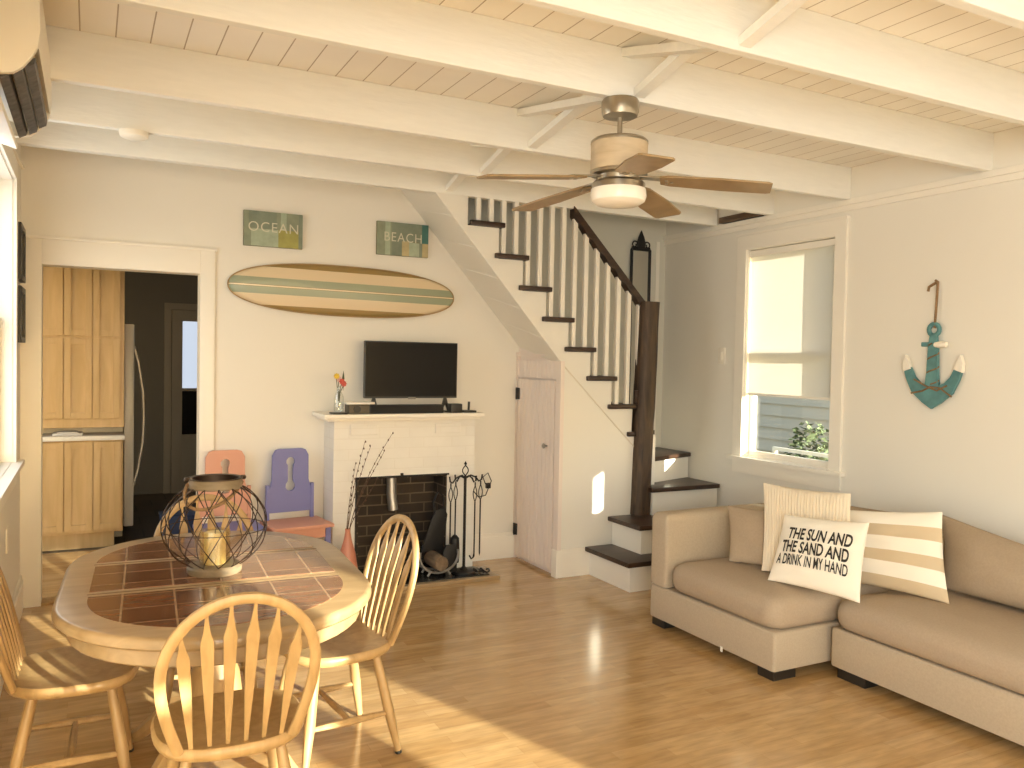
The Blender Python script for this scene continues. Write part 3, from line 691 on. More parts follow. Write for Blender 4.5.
# ---------------------------------------------------------------- mantel items
MZ = 1.1285
tv = empty('television', (1.90, 5.33, MZ), label='flat black television standing on the mantel', cat='television')
scr = MB().box(1.635, 2.31, 5.345, 5.375, 1.225, 1.612, bev=.004).box(1.775, 2.175, 5.375, 5.41, 1.26, 1.46, bev=.006).build('bezel', BLACK, tv, world=True, smooth=False)
MB().box(1.641, 2.304, 5.3425, 5.345, 1.238, 1.605).build('screen', SCREEN, tv, world=True, smooth=False)
MB().box(1.945, 2.0, 5.338, 5.345, 1.218, 1.232, bev=.002).build('logo_badge', GREYM, tv, world=True, smooth=False)
for xx in (1.705, 2.225):
    MB().prism([(xx - .008, 1.235), (xx + .008, 1.235), (xx + .004 * 9, MZ), (xx + .022, MZ), (xx, 1.19), (xx - .022, MZ), (xx - .036, MZ)], fxz, 5.352, 5.366, bev=.002).box(xx - .01, xx + .01, 5.29, 5.44, MZ, MZ + .008).build('foot', BLACK, tv, world=True, smooth=False)
sb = empty('soundbar', (1.95, 5.24, MZ), label='long low black soundbar in front of the television', cat='soundbar')
MB().box(1.63, 2.16, 5.215, 5.285, MZ, MZ + .058, bev=.008).build('body', BLACK, sb, world=True, smooth=False)
MB().box(1.64, 2.15, 5.2125, 5.215, MZ + .006, MZ + .05).build('grille', mat('black speaker cloth', (.02, .018, .015), .9, bump=.5, bscale=300), sb, world=True, smooth=False)
tag(MB().box(1.49, 1.628, 5.20, 5.30, MZ + .002, MZ + .062, bev=.004).build('speaker_box', mat('dark brown box', (.10, .08, .05), .6), origin=(1.53, 5.25, MZ)), 'small dark box under the white tray on the mantel', 'box')
tag(MB().lathe([(.0, -.007), (.023, -.007), (.025, 0), (0, .0)], (1.545, 5.198, MZ + .033), 20, axis='y').build('round_speaker', BLACK, origin=(1.545, 5.19, MZ + .03)), 'round black speaker face in front of the dark box', 'speaker')
tag(MB().box(1.475, 1.665, 5.20, 5.32, MZ + .064, MZ + .078, bev=.003).build('white_tray', TRIM, origin=(1.56, 5.26, MZ + .07)), 'thin white device lying on the dark box on the mantel', 'tray')
tag(MB().box(2.215, 2.30, 5.22, 5.29, MZ, MZ + .062, bev=.006).build('media_box', BLACK, origin=(2.25, 5.25, MZ)), 'small black media box at the end of the soundbar', 'box')
rt = empty('wifi_router', (2.36, 5.25, MZ), label='flat black router with stub antenna at the mantel end', cat='router')
MB().box(2.31, 2.405, 5.21, 5.29, MZ, MZ + .016, bev=.005).build('body', BLACK, rt, world=True)
MB().tube([(2.365, 5.26, MZ + .014), (2.367, 5.26, MZ + .075)], .0085, 8).build('antenna', BLACK, rt, world=True)
tag(MB().box(1.385, 1.485, 5.20, 5.29, MZ, MZ + .012, bev=.003).build('coaster', BLACK, origin=(1.435, 5.245, MZ)), 'flat black tile under the flower vase', 'coaster')
vs = empty('bud_vase', (1.435, 5.245, MZ + .0125), label='clear glass bottle vase of flowers on the mantel', cat='vase')
MB().lathe([(.030, 0), (.032, .01), (.032, .10), (.016, .135), (.013, .16), (.015, .17)], (1.435, 5.245, MZ + .0125), 16, cap=False).lathe([(.0, .002), (.03, .0)], (1.435, 5.245, MZ + .0125), 16).build('bottle', VGLASS, vs, world=True)
fl = empty('flower_bunch', (1.435, 5.245, MZ + .10), label='yellow and red flowers standing in the glass vase', cat='flowers')
STEM = mat('green stem', (.05, .07, .025), .7)
for (dx, dy, dz, c, nm) in ((-.022, -.01, .235, (.75, .52, .06), 'yellow'), (.012, -.015, .20, (.60, .10, .07), 'red'), (.028, 0, .185, (.55, .12, .09), 'red'), (-.002, .01, .215, (.72, .48, .42), 'pink')):
    MB().tube([(1.435, 5.245, MZ + .04), (1.435 + dx * .3, 5.245, MZ + .14), (1.435 + dx, 5.245 + dy, MZ + dz)], .0022, 5).build('stem', STEM, fl, world=True)
    mb = MB()
    for k in range(8):
        a = 2 * PI * k / 8; c0 = Vector((1.435 + dx, 5.238 + dy, MZ + dz + .012)); e = Vector((math.cos(a), -.35, math.sin(a)))
        s = Vector((-math.sin(a), 0, math.cos(a))) * .008
        mb._new([c0, c0 + e * .012 + s, c0 + e * .022, c0 + e * .012 - s], [(0, 1, 2, 3)])
    mb.lathe([(0, -.008), (.007, -.004), (.007, 0)], (1.435 + dx, 5.238 + dy, MZ + dz + .012), 8, axis='y')
    mb.build('blossom', mat(nm + ' petals', c, .7), fl, world=True)
MB().prism([(1.463, 1.28), (1.471, 1.36), (1.465, 1.41), (1.455, 1.36)], fxz, 5.245, 5.248).build('leaf', STEM, fl, world=True)
# terracotta floor vase with twigs on the hearth
tvz = tag(MB().lathe([(.045, 0), (.062, .05), (.066, .12), (.05, .22), (.026, .30), (.016, .36), (.018, .375)], (0, 0, 0), 20, cap=False).lathe([(0, .002), (.045, 0)], (0, 0, 0), 20).build('floor_vase', TERRA), 'pink terracotta bottle vase on the hearth', 'vase')
tvz.location = (1.465, 5.10, .0305)
tw = empty('twig_bunch', (1.445, 5.10, .4), label='bare brown catkin twigs standing in the terracotta vase', cat='twigs')
rt_ = random.Random(11)
for (ex, ey, ez) in ((.30, .0, .99), (.11, -.01, .94), (.16, .02, .91), (.24, -.02, .88), (.06, .02, .80), (.20, .0, .70)):
    mb = MB(); P0 = Vector((1.455, 5.10, .2)); P3 = Vector((1.455 + ex, 5.10 + ey, ez + .02)); P1 = Vector((1.448, 5.10, .50)); P2 = P3 - Vector((ex * .45, 0, .2))
    pp = []
    for i in range(15):
        t = i / 14; pp.append(P0 * (1 - t) ** 3 + P1 * 3 * t * (1 - t) ** 2 + P2 * 3 * t * t * (1 - t) + P3 * t ** 3)
    mb.tube(pp, [.003 - .0018 * i / 14 for i in range(15)], 5)
    for i in range(6, 15):
        q = pp[i] + Vector((rt_.uniform(-.006, .006), 0, 0)); mb.lathe([(0, -.009), (.0042, -.003), (.0042, .003), (0, .009)], q, 5)
    mb.build('twig', TWIG, tw, world=True)
# ---------------------------------------------------------------- text
def text_tris(txt, size, bold=0.0, xs=1.0, spacing=1.0):
    """flat letter faces as (verts, faces), centred on the origin"""
    cu = bpy.data.curves.new('lettering', 'FONT'); cu.body = txt; cu.size = size; cu.offset = bold; cu.space_character = spacing
    cu.align_x = 'CENTER'; cu.align_y = 'CENTER'; cu.resolution_u = 4
    o = bpy.data.objects.new('lettering', cu); COL.objects.link(o)
    dg = bpy.context.evaluated_depsgraph_get(); me = bpy.data.meshes.new_from_object(o.evaluated_get(dg))
    v = [(p.co.x * xs, p.co.y) for p in me.vertices]; f = [tuple(p.vertices) for p in me.polygons]
    bpy.data.objects.remove(o); bpy.data.curves.remove(cu); bpy.data.meshes.remove(me)
    return v, f

# ---------------------------------------------------------------- wall signs
def cm(n, c): return mat('print ' + n, c, .7, var=.12, vscale=20)
GREEN1 = cm('sage', (.25, .28, .19)); GREEN2 = cm('grey green', (.20, .235, .17)); GREEN3 = cm('pale aqua', (.36, .42, .30)); OLIVE = cm('olive', (.34, .32, .09)); SAND = cm('sand', (.46, .38, .20)); TEALP = cm('teal', (.06, .17, .14)); LETTER = mat('pale lettering', (.62, .60, .46), .6); EDGE = cm('edge', (.20, .19, .10))
def sign(name, x0, x1, z0, z1, patches, txt, label, xs):
    W, H = x1 - x0, z1 - z0; y = YB - .028
    mb = MB().box(x0, x1, y, YB - .001, z0, z1, mat=7)
    for kk, (a, b, c, d, m) in enumerate(patches):
        e_ = .0006 + .0002 * kk
        mb._new([(x0 + W * a, y - e_, z0 + H * c), (x0 + W * b, y - e_, z0 + H * c), (x0 + W * b, y - e_, z0 + H * d), (x0 + W * a, y - e_, z0 + H * d)], [(0, 1, 2, 3)], m)
    s = tag(mb.build(name, [GREEN1, GREEN2, GREEN3, OLIVE, SAND, TEALP, LETTER, EDGE], origin=((x0 + x1) / 2, YB, z0), smooth=False), label, 'sign')
    v, f = text_tris(txt, H * .40, bold=-.0004, xs=xs, spacing=1.12)
    mb = MB(); mb._new([((x0 + x1) / 2 + p[0], y - .0036, (z0 + z1) / 2 + H * .04 + p[1]) for p in v], f)
    mb.build('lettering', LETTER, s, world=True, smooth=False)
sign('wall_sign', .873, 1.247, 2.207, 2.432, [(0, .55, .5, 1, 1), (.55, 1, .5, 1, 0), (.62, .72, .5, 1, 2), (0, .12, 0, .5, 0), (.12, .34, 0, .5, 2), (.34, .58, 0, .5, 2), (.38, .58, .1, .45, 2), (.58, 1, 0, .5, 3), (.93, 1, 0, 1, 1), (.0, .08, 0, 1, 0)], 'OCEAN', 'sage green wall sign reading OCEAN above the surfboard', .98)
sign('wall_sign', 1.76, 2.136, 2.216, 2.445, [(0, .28, 0, 1, 0), (.28, .88, .45, 1, 1), (.28, .48, 0, .45, 1), (.48, .62, 0, .45, 4), (.62, .82, 0, .42, 2), (.82, .88, 0, .45, 1), (.87, 1, .42, 1, 5), (.88, 1, 0, .42, 4), (.15, .25, 0, 1, 2)], 'BEACH', 'green wall sign reading BEACH above the surfboard, with a teal corner', .92)

# ---------------------------------------------------------------- surfboard
Lb, Hb = 1.56, .336
SB = bands('surfboard stripes', 'Z', [(0, (.30, .20, .07)), (.13, (.70, .56, .36)), (.34, (.30, .33, .22)), (.478, (.28, .20, .08)), (.488, (.74, .62, .42)), (.508, (.28, .20, .08)), (.518, (.30, .33, .22)), (.66, (.70, .56, .36)), (.87, (.30, .20, .07))], 1 / .336, .5, rough=.25)
def outline(s, n=56):
    pts = []
    for i in range(n):
        t = 2 * PI * i / n; c, q = math.cos(t), math.sin(t)
        pts.append((Lb / 2 * s[0] * math.copysign(abs(c) ** .80, c), Hb / 2 * s[1] * math.copysign(abs(q) ** .92, q)))
    return pts
loops = []
for (sx, sy, y) in ((.96, .84, -.052), (.985, .94, -.046), (1, 1, -.026), (.99, .97, -.010), (.95, .85, -.004)):
    loops.append([(p[0], y, p[1]) for p in outline((sx, sy))])
bd = MB().layers(loops).build('surfboard', SB, smooth=True, angle=50)
tag(bd, 'long wall-mounted surfboard with cream, green and brown stripes', 'surfboard')
bd.location = (1.558, YB - .001, 1.945); bd.rotation_euler = (0, R(.7), 0)
e = outline((1, 1), 72)
MB().tube([(p[0], -.030, p[1]) for p in e], .0045, 6, closed=True).build('rail_edge', wood('board rail wood', (.30, .18, .06), (.40, .25, .09), (4, 4, 4)), bd)

# ---------------------------------------------------------------- left wall pictures, AC, alarm, switches
for z0, z1, lab in ((1.885, 2.19, 'upper of two narrow black frames beside the kitchen doorway'), (1.545, 1.85, 'lower of two narrow black frames beside the kitchen doorway')):
    f = tag(MB().box(XL, XL + .03, 5.14, 5.17, z0, z1, bev=.003).box(XL, XL + .03, 5.43, 5.46, z0, z1, bev=.003).box(XL, XL + .03, 5.17, 5.43, z0, z0 + .03, bev=.003).box(XL, XL + .03, 5.17, 5.43, z1 - .03, z1, bev=.003).box(XL, XL + .01, 5.17, 5.43, z0 + .03, z1 - .03)
            .build('picture_frame', BLACK, origin=(XL, 5.3, z0), smooth=False), lab, 'picture')
    MB().box(XL + .01, XL + .014, 5.17, 5.43, z0 + .03, z1 - .03).build('print', mat('faded photo print', (.35, .30, .22), .4, var=.5, vscale=12), f, world=True, smooth=False)
tag(MB().box(XL, XL + .008, 4.60, 4.68, .52, .64, bev=.003).build('wall_outlet', IVORY, origin=(XL, 4.64, .58)), 'ivory outlet plate low on the left wall under the window', 'outlet')
sw = tag(MB().box(XR - .008, XR, 4.765, 4.84, 1.50, 1.625, bev=.003).build('light_switch', IVORY, origin=(XR, 4.8, 1.56)), 'ivory light switch between the stairs and the shaded window', 'switch')
MB().box(XR - .014, XR - .008, 4.79, 4.815, 1.535, 1.59, bev=.002).build('rocker', IVORY, sw, world=True)
# mini split
ac = empty('air_conditioner', (XL, 3.35, 2.42), label='white wall air conditioner with dark open vents, upper left', cat='air conditioner')
prof = [(XL + .002, 2.36), (XL + .002, 2.66), (XL + .19, 2.66), (XL + .218, 2.63), (XL + .221, 2.47), (XL + .216, 2.425), (XL + .20, 2.39), (XL + .175, 2.355), (XL + .15, 2.335), (XL + .10, 2.325)]
MB().prism(prof, fxz, 2.905, 2.93, bev=.004).prism(prof, fxz, 3.72, 3.745, bev=.004).prism([(p[0], p[1] + (.05 if p[1] < 2.4 else 0)) for p in prof], fxz, 2.93, 3.72).build('body', ACW, ac, world=True, angle=30)
for k, (a, z) in enumerate(((.125, 2.318), (.160, 2.336), (.192, 2.364))):
    MB().prism([(XL + a - .012, z), (XL + a + .012, z + .014), (XL + a + .016, z + .034), (XL + a - .014, z + .024)], fxz, 2.935, 3.715, bev=.003).build('vane', VENT, ac, world=True, smooth=False)
MB().prism([(XL + .02, 2.30), (XL + .105, 2.276), (XL + .11, 2.286), (XL + .03, 2.315)], fxz, 2.93, 3.72, bev=.003).build('flap', ACW, ac, world=True, smooth=False)
tag(MB().tube([(XL + .02, 3.74, 2.40), (XL + .02, 4.0, 2.46), (XL + .02, 5.0, 2.50), (XL + .02, 5.4, 2.53)], .008, 8).build('line_cover', ACW, origin=(XL, 4, 2.4)), 'thin white pipe cover running from the air conditioner along the wall', 'pipe')
sm = tag(MB().lathe([(0, -.035), (.045, -.033), (.062, -.024), (.066, -.006), (.066, 0), (0, 0)], (0, 0, 0), 24).build('smoke_alarm', IVORY), 'round white smoke alarm under a ceiling joist near the back wall', 'smoke alarm')
sm.location = (.18, 4.33, ZB - .0005)
# ---------------------------------------------------------------- anchor
an = empty('wall_anchor', (XR, 3.03, 1.5), label='teal wooden anchor with white tips hanging on the cream wall', cat='anchor')
xa = XR - .035
def ya(u): return 3.035 - u
zA = 1.27
body = [(0, 0), (.055, .035), (.125, .09), (.165, .17), (.178, .215), (.135, .235), (.115, .18), (.08, .145), (.038, .128), (.034, .20), (.028, .36), (.020, .42), (-.020, .42), (-.028, .36), (-.034, .20), (-.038, .128), (-.08, .145), (-.115, .18), (-.135, .235), (-.178, .215), (-.165, .17), (-.125, .09), (-.055, .035)]
MB().prism([(ya(p), zA + q) for p, q in body], fyz, xa, xa + .022, bev=.004).build('body', TEAL, an, world=True, smooth=False)
MB().tube([(xa + .011, ya(.032 * math.cos(t)), zA + .447 + .032 * math.sin(t)) for t in [2 * PI * i / 20 for i in range(20)]], .013, 8, closed=True, flat=.8).build('ring', TEAL, an, world=True)
for s in (-1, 1):
    MB().prism([(ya(s * .132), zA + .225), (ya(s * .182), zA + .208), (ya(s * .186), zA + .26), (ya(s * .168), zA + .305), (ya(s * .148), zA + .27)], fyz, xa - .004, xa + .024, bev=.004).build('fluke_tip', COTTON, an, world=True, smooth=False)
MB().box(xa + .004, xa + .02, ya(.03), ya(-.075), zA + .352, zA + .378, bev=.005).build('crossbar', TEAL, an, world=True)
MB().lathe([(0, -.045), (.016, -.035), (.021, 0), (.014, .035), (0, .04)], (xa - .006, ya(.055), zA + .362), 12, axis='y').build('crossbar_tip', COTTON, an, world=True)
mb = MB().tube([(xa + .01, ya(.004), zA + .455), (xa + .01, ya(.010), zA + .60), (xa + .01, ya(.014), zA + .715), (xa + .005, ya(.0), zA + .725)], .007, 6)
mb.tube([(xa + .01, ya(.014), zA + .715), (xa + .01, ya(-.02), zA + .70), (xa + .01, ya(-.04), zA + .69), (xa + .01, ya(-.045), zA + .665)], .008, 6)
pp = []
for i in range(60):
    t = i / 59; pp.append((xa + .011 - .018 * math.cos(t * 6 * PI), ya(.036 * math.sin(t * 6 * PI) * (1 - .2 * t)), zA + .14 + .23 * t))
mb.tube(pp, .0045, 5)
mb.tube([(xa - .006, ya(-.12), zA + .085), (xa - .008, ya(-.05), zA + .10), (xa - .008, ya(0), zA + .125), (xa - .008, ya(.06), zA + .12), (xa - .006, ya(.13), zA + .075)], .005, 6)
mb.tube([(xa - .006, ya(-.105), zA + .165), (xa - .008, ya(-.03), zA + .13), (xa - .008, ya(.04), zA + .105), (xa - .006, ya(.10), zA + .135)], .005, 6)
mb.build('rope', ROPE, an, world=True)

# ---------------------------------------------------------------- ceiling fan
fx, fy = 1.885, 2.765
fan = empty('ceiling_fan', (fx, fy, ZB), label='five blade ceiling fan with nickel canopy, woody drum and white light', cat='ceiling fan')
def lt(name, prof, m, z=0, seg=32): return MB().lathe(prof, (fx, fy, z), seg).build(name, m, fan, world=True)
lt('canopy', [(0.0000, 2.549), (0.0705, 2.549), (0.0757, 2.54), (0.0740, 2.50), (0.0688, 2.484), (0.0000, 2.478)], NICKEL)
lt('downrod', [(0.0103, 2.48), (0.0103, 2.405), (0.0224, 2.402), (0.0241, 2.385)], NICKEL, seg=16)
lt('drum_rim', [(0.0000, 2.392), (0.1075, 2.390), (0.1152, 2.382), (0.1152, 2.374), (0, 2.374)], NICKEL)
lt('drum', [(0.1135, 2.374), (0.1135, 2.265), (0.1032, 2.262)], FANWOOD)
lt('motor_plate', [(0.0000, 2.262), (0.1152, 2.262), (0.1152, 2.250), (0.0860, 2.246), (0.0817, 2.222), (0.0000, 2.222)], NICKEL)
lt('light_ring', [(0.0000, 2.226), (0.0946, 2.226), (0.1066, 2.215), (0.1066, 2.192), (0.0000, 2.192)], NICKEL)
lt('light_shade', [(0.0000, 2.192), (0.1101, 2.192), (0.1127, 2.165), (0.1066, 2.145), (0.0860, 2.132), (0.0430, 2.127), (0, 2.126)], OPAL)
for k in range(5):
    a = R(176 - 72 * k)
    M = Matrix.Translation((fx, fy, 2.24)) @ Matrix.Rotation(a, 4, 'Z') @ Matrix.Rotation(R(5.5), 4, 'Y') @ Matrix.Rotation(R(-6), 4, 'X')
    pts = [(.165, -.045), (.20, -.058), (.40, -.068), (.575, -.062), (.592, -.05), (.592, .055), (.575, .066), (.40, .068), (.20, .055), (.165, .04)]
    mb = MB().prism(pts, fxy, -.004, .004, bev=.002); mb.xform(M)
    bl = mb.build('blade', BLADE, fan, world=True, smooth=False)
    mb = MB().prism([(.08, -.018), (.15, -.022), (.215, -.034), (.23, 0), (.215, .034), (.15, .022), (.08, .018)], fxy, .004, .010, bev=.002); mb.xform(M)
    for q in ((.19, -.018), (.19, .018), (.212, 0)):
        m2 = MB().lathe([(.006, -.0075), (.006, -.004)], (q[0], q[1], 0), 8); m2.xform(M); m2.build('screw', NICKEL, bl, world=True)
    mb.build('bracket', NICKEL, bl, world=True, smooth=False)

# ---------------------------------------------------------------- small painted chairs by the wall
def small_chair(loc, rz, cb, cs, label, name='small_chair'):
    c = empty(name, loc, rz, label=label, cat='chair')
    # bone shaped opening cut by building the board from two halves
    right = [(0, .478), (.138, .478), (.138, .63), (.122, .69), (.120, .85), (.10, .885), (.075, .893), (0, .893)]
    inner = [(0, .838), (.016, .834), (.028, .818), (.028, .80), (.019, .785), (.017, .70), (.019, .68), (.031, .662), (.033, .64), (.022, .622), (0, .615)]
    mb = MB()
    for s in (1, -1):
        o = [(s * p, q) for p, q in right[:-1]] + [(0, .893)] + [(s * p, q) for p, q in inner]
        mb.prism(o if s > 0 else o[::-1], fxz, -.135, -.117)
    mb.build('backrest', cb, c, smooth=False, weld=True)
    lean = 0
    for s in (-1, 1):
        MB().prism([(s * .138, .0), (s * .164, .0), (s * .159, .66), (s * .138, .66)], fxz, -.140, -.112, bev=.003).build('leg', cb, c, smooth=False)
        MB().prism([(s * .145, .0), (s * .180, .0), (s * .180, .408), (s * .145, .408)], fxz, .115, .143, bev=.003).build('leg', cb, c, smooth=False)
    MB().box(-.192, .192, -.145, .170, .410, .432, bev=.005).build('seat', cs, c, smooth=False)
    MB().box(-.15, .15, .118, .136, .345, .409).box(-.160, -.146, -.11, .115, .345, .409).box(.146, .160, -.11, .115, .345, .409).build('apron', cs, c, smooth=False)
    return c
small_chair((1.185, 5.31, 0), PI + R(7), BLUEP, PINKP, 'small periwinkle blue chair with salmon pink seat against the wall')
small_chair((.772, 5.33, 0), PI + R(3), PINKP, BLUEP, 'small salmon pink chair partly hidden behind the wire lantern')

# ---------------------------------------------------------------- dining table
TX, TY, TZ = .402, 3.07, .725
tb = empty('dining_table', (TX, TY, 0), R(-3.2), label='rounded oak dining table with brown tile inlay and drop apron', cat='table')
RT, HT = .492, .235
def stad(d, z, n=20, r=RT, h=HT):
    pts = []
    for i in range(n + 1): a = PI * i / n; pts.append(((r - d) * math.cos(a), h + (r - d) * math.sin(a), z))
    for i in range(n + 1): a = PI + PI * i / n; pts.append(((r - d) * math.cos(a), -h + (r - d) * math.sin(a), z))
    return pts
MB().layers([stad(.03, TZ - .040), stad(.010, TZ - .040), stad(.002, TZ - .032), stad(0, TZ - .02), stad(.002, TZ - .010), stad(.008, TZ - .003), stad(.016, TZ)]).build('tabletop', OAKX, tb, angle=35)
MB().layers([stad(.045, TZ - .096), stad(.040, TZ - .091), stad(.040, TZ - .041)]).build('apron', OAKX, tb, angle=35)
rin, sw_ = .395, .031
def tilepanel(y0, y1):
    ri = rin
    def half(y):
        ay = abs(y) - HT
        return ri if ay <= 0 else math.sqrt(max(0, ri * ri - ay * ay))
    n = 24; L_, R_ = [], []
    for i in range(n + 1):
        y = y0 + (y1 - y0) * i / n; L_.append((-half(y), y)); R_.append((half(y), y))
    out = L_ + R_[::-1]
    # drop coincident points at the tips
    clean = []
    for p in out:
        if not clean or (abs(p[0] - clean[-1][0]) + abs(p[1] - clean[-1][1])) > 1e-4: clean.append(p)
    MB().prism(clean, fxy, TZ - .002, TZ + .0016).build('tile_inlay', TILE, tb, smooth=False)
tilepanel(-HT - .3945, -.17 - sw_); tilepanel(-.17 + sw_, .235 - sw_); tilepanel(.235 + sw_, HT + .3945)
for y in (-.17, .235):
    MB().box(-.40, .40, y - .0012, y + .0012, TZ - .001, TZ + .0012).build('leaf_seam', mat('dark seam', (.12, .07, .03), .7), tb, smooth=False)
MB().lathe([(.12, .60), (.11, .55), (.06, .50), (.055, .44), (.085, .36), (.095, .28), (.075, .20), (.085, .16), (.09, .10), (.0, .09)], (0, 0, 0), 24).box(-.16, .16, -.30, .30, .59, .612, bev=.004).build('pedestal', OAK, tb)
for k in range(4):
    a = R(45 + 90 * k); c, s = math.cos(a), math.sin(a)
    prof = [(.05, .16, .034), (.14, .20, .032), (.24, .155, .028), (.33, .075, .024), (.40, .032, .022), (.45, .026, .02)]
    MB().tube([(c * r, s * r * 1.12, z) for r, z, w in prof], [w for _, _, w in prof], 8, flat=1.1).build('foot', OAK, tb)

# ---------------------------------------------------------------- arrow-back chairs
SZ = .42
def make_chair(loc, rz, label):
    c = empty('dining_chair', loc, rz, label=label, cat='chair', group='oak dining chairs round the table')
    def so(s, z, n=36):
        pts = []
        for i in range(n):
            t = 2 * PI * i / n; cx, sy = math.cos(t), math.sin(t)
            w = .215 + .012 * sy
            pts.append((w * s * math.copysign(abs(cx) ** .72, cx), .205 * s * math.copysign(abs(sy) ** .75, sy) + .0, z))
        return pts
    dish = []
    MB().layers([so(.90, SZ - .040), so(.97, SZ - .034), so(1, SZ - .020), so(.99, SZ - .006), so(.96, SZ), so(.86, SZ - .002), so(.6, SZ - .011), so(.3, SZ - .014)]).build('seat', OAK, c, angle=45)
    lean = R(15)
    def BP(x, h, off=0): return (x, -.166 - h * math.sin(lean) + off, SZ + h * math.cos(lean) - .008)
    pts = []
    H, W0, W1 = .458, .152, .203
    for i in range(9):
        t = i / 8; pts.append((-(W0 + (W1 - W0) * math.sin(t * PI / 2)), t * .235))
    for i in range(1, 20):
        a = PI - PI * i / 20; pts.append((W1 * math.cos(a), .235 + (H - .235) * math.sin(a)))
    for i in range(9):
        t = 1 - i / 8; pts.append(((W0 + (W1 - W0) * math.sin(t * PI / 2)), t * .235))
    MB().tube([BP(x, h) for x, h in pts], .0160, 8, flat=.8, up=(0, math.cos(lean), math.sin(lean))).build('bow', OAK, c, angle=50)
    def bowh(x):
        return .235 + (H - .235) * math.sqrt(max(0, 1 - (x / W1) ** 2))
    for k in range(6):
        xb = -.120 + .048 * k; xt = -.155 + .062 * k
        top = bowh(xt) - .008
        wd = [(0, .006), (.10, .0065), (.30, .011), (.55, .0148), (.765, .0175), (.79, .0160), (.83, .0115), (.88, .0060), (.94, .0045), (1, .0045)]
        L_, R_ = [], []
        for t, w in wd:
            x = xb + (xt - xb) * t; h = top * t
            L_.append((x - w, h)); R_.append((x + w, h))
        o = L_ + R_[::-1]
        def f(p, q, t_): P = BP(p, q); return (P[0], P[1] + t_ + .010 * math.sin(PI * min(1, max(0, q / .45))), P[2])
        MB().prism(o, f, -.005, .005, bev=.0015, seg=1).build('back_slat', OAK, c, smooth=False)
    legs = []
    for sx, sy in ((-1, -1), (1, -1), (-1, 1), (1, 1)):
        tx, ty = sx * .125, sy * .115; bx_, by = sx * .188, (sy * .19 if sy < 0 else sy * .178)
        pr = [(0, .013), (.12, .016), (.35, .0185), (.6, .020), (.85, .015), (.96, .0125), (1.0, .013)]
        P_ = lambda t, tx=tx, ty=ty, bx_=bx_, by=by: (tx + (bx_ - tx) * t, ty + (by - ty) * t, (SZ - .035) * (1 - t))
        lg = MB().tube([P_(t * .975) for t, _ in pr], [r for _, r in pr], 10).build('leg', OAK, c)
        MB().tube([P_(.972), P_(.999)], .0135, 10).build('leg_tip', BLACK, lg)
        legs.append(P_)
    def str_(A, B):
        A, B = Vector(A), Vector(B)
        MB().tube([A + (B - A) * t for t in (0, .15, .5, .85, 1)], [.008, .010, .0145, .010, .008], 8).build('stretcher', OAK, c)
    l0, l2 = Vector(legs[0](.60)), Vector(legs[2](.60)); r0, r2 = Vector(legs[1](.60)), Vector(legs[3](.60))
    str_(l0, l2); str_(r0, r2); str_((l0 + l2) / 2, (r0 + r2) / 2)
    return c
ch = make_chair((.374, 2.53, 0), R(-1.5), 'oak arrow back chair nearest the camera, its back turned to us')
def again(loc, rz, lab):
    c = copy_tree(ch); c.location = loc; c.rotation_euler = (0, 0, rz); c['label'] = lab; return c
again((.84, 3.09, 0), R(90 + 6), 'oak arrow back chair between the table and the fireplace tools')
again((-.045, 3.18, 0), R(-90 - 2), 'oak arrow back chair between the table and the left wall')
again((.445, 3.625, 0), R(180 - 3), 'oak arrow back chair half hidden behind the wire lantern')

# ---------------------------------------------------------------- wire lantern
lx, ly, lz = .397, 3.06, TZ + .0018
ln = empty('wire_lantern', (lx, ly, lz), label='round wire lantern with wooden rims and rope handle on the table', cat='lantern')
MB().lathe([(0, 0), (.088, 0), (.093, .008), (.093, .022), (.086, .030), (.0, .030)], (lx, ly, lz), 36).build('base', RUSTIC, ln, world=True)
MB().lathe([(.088, .300), (.091, .302), (.091, .330), (.088, .334), (.080, .334), (.080, .300)], (lx, ly, lz), 36, cap=False).build('rim', RUSTIC, ln, world=True)
MB().lathe([(.0795, .300), (.0795, .336), (.092, .338), (.092, .334)], (lx, ly, lz), 36, cap=False).build('rim_liner', WIRE, ln, world=True)
zc0, rs = .168, .178
def sp(phi, t):
    lo, hi = -math.acos(.090 / .178), math.acos(.088 / .178)
    b = lo + (hi - lo) * t; b0 = b
    r = rs * math.cos(b); return (lx + r * math.cos(phi), ly + r * math.sin(phi), lz + zc0 + rs * .89 * math.sin(b))
mb = MB()
for k in range(12):
    for s in (-1, 1):
        ph0 = 2 * PI * k / 12
        mb.tube([sp(ph0 + s * 1.05 * (i / 20), i / 20) for i in range(21)], .0019, 5)
mb.build('wire_cage', WIRE, ln, world=True)
MB().tube([sp(2 * PI * i / 40, .47) for i in range(40)], .0016, 5, closed=True).build('girdle_wire', WIRE, ln, world=True)
MB().lathe([(.052, .032), (.052, .150), (.050, .150), (.050, .034)], (lx, ly, lz), 28, cap=False).build('glass_cup', AMBER, ln, world=True)
pts = [(lx - .088, ly, lz + .318)] + [(lx - .088 - .050 * math.sin(PI * i / 12) + .115 * (i / 12) ** 1.6, ly - .02 - .085 * math.sin(PI * i / 12), lz + .318 - .085 * math.sin(PI * i / 12) ** .8 ) for i in range(1, 12)] + [(lx + .088, ly, lz + .318)]
pts = []
for i in range(17):
    a = PI * i / 16
    pts.append((lx - .092 * math.cos(a) - .055 * math.sin(a), ly - .105 * math.sin(a), lz + .318 - .075 * math.sin(a)))
MB().tube(pts, .006, 8).build('rope_handle', ROPE, ln, world=True)
for s in (-1, 1): MB().lathe([(0, -.012), (.008, -.008), (.008, .008), (0, .012)], (lx + s * .094, ly, lz + .334), 8, axis='x').build('handle_knob', WIRE, ln, world=True)
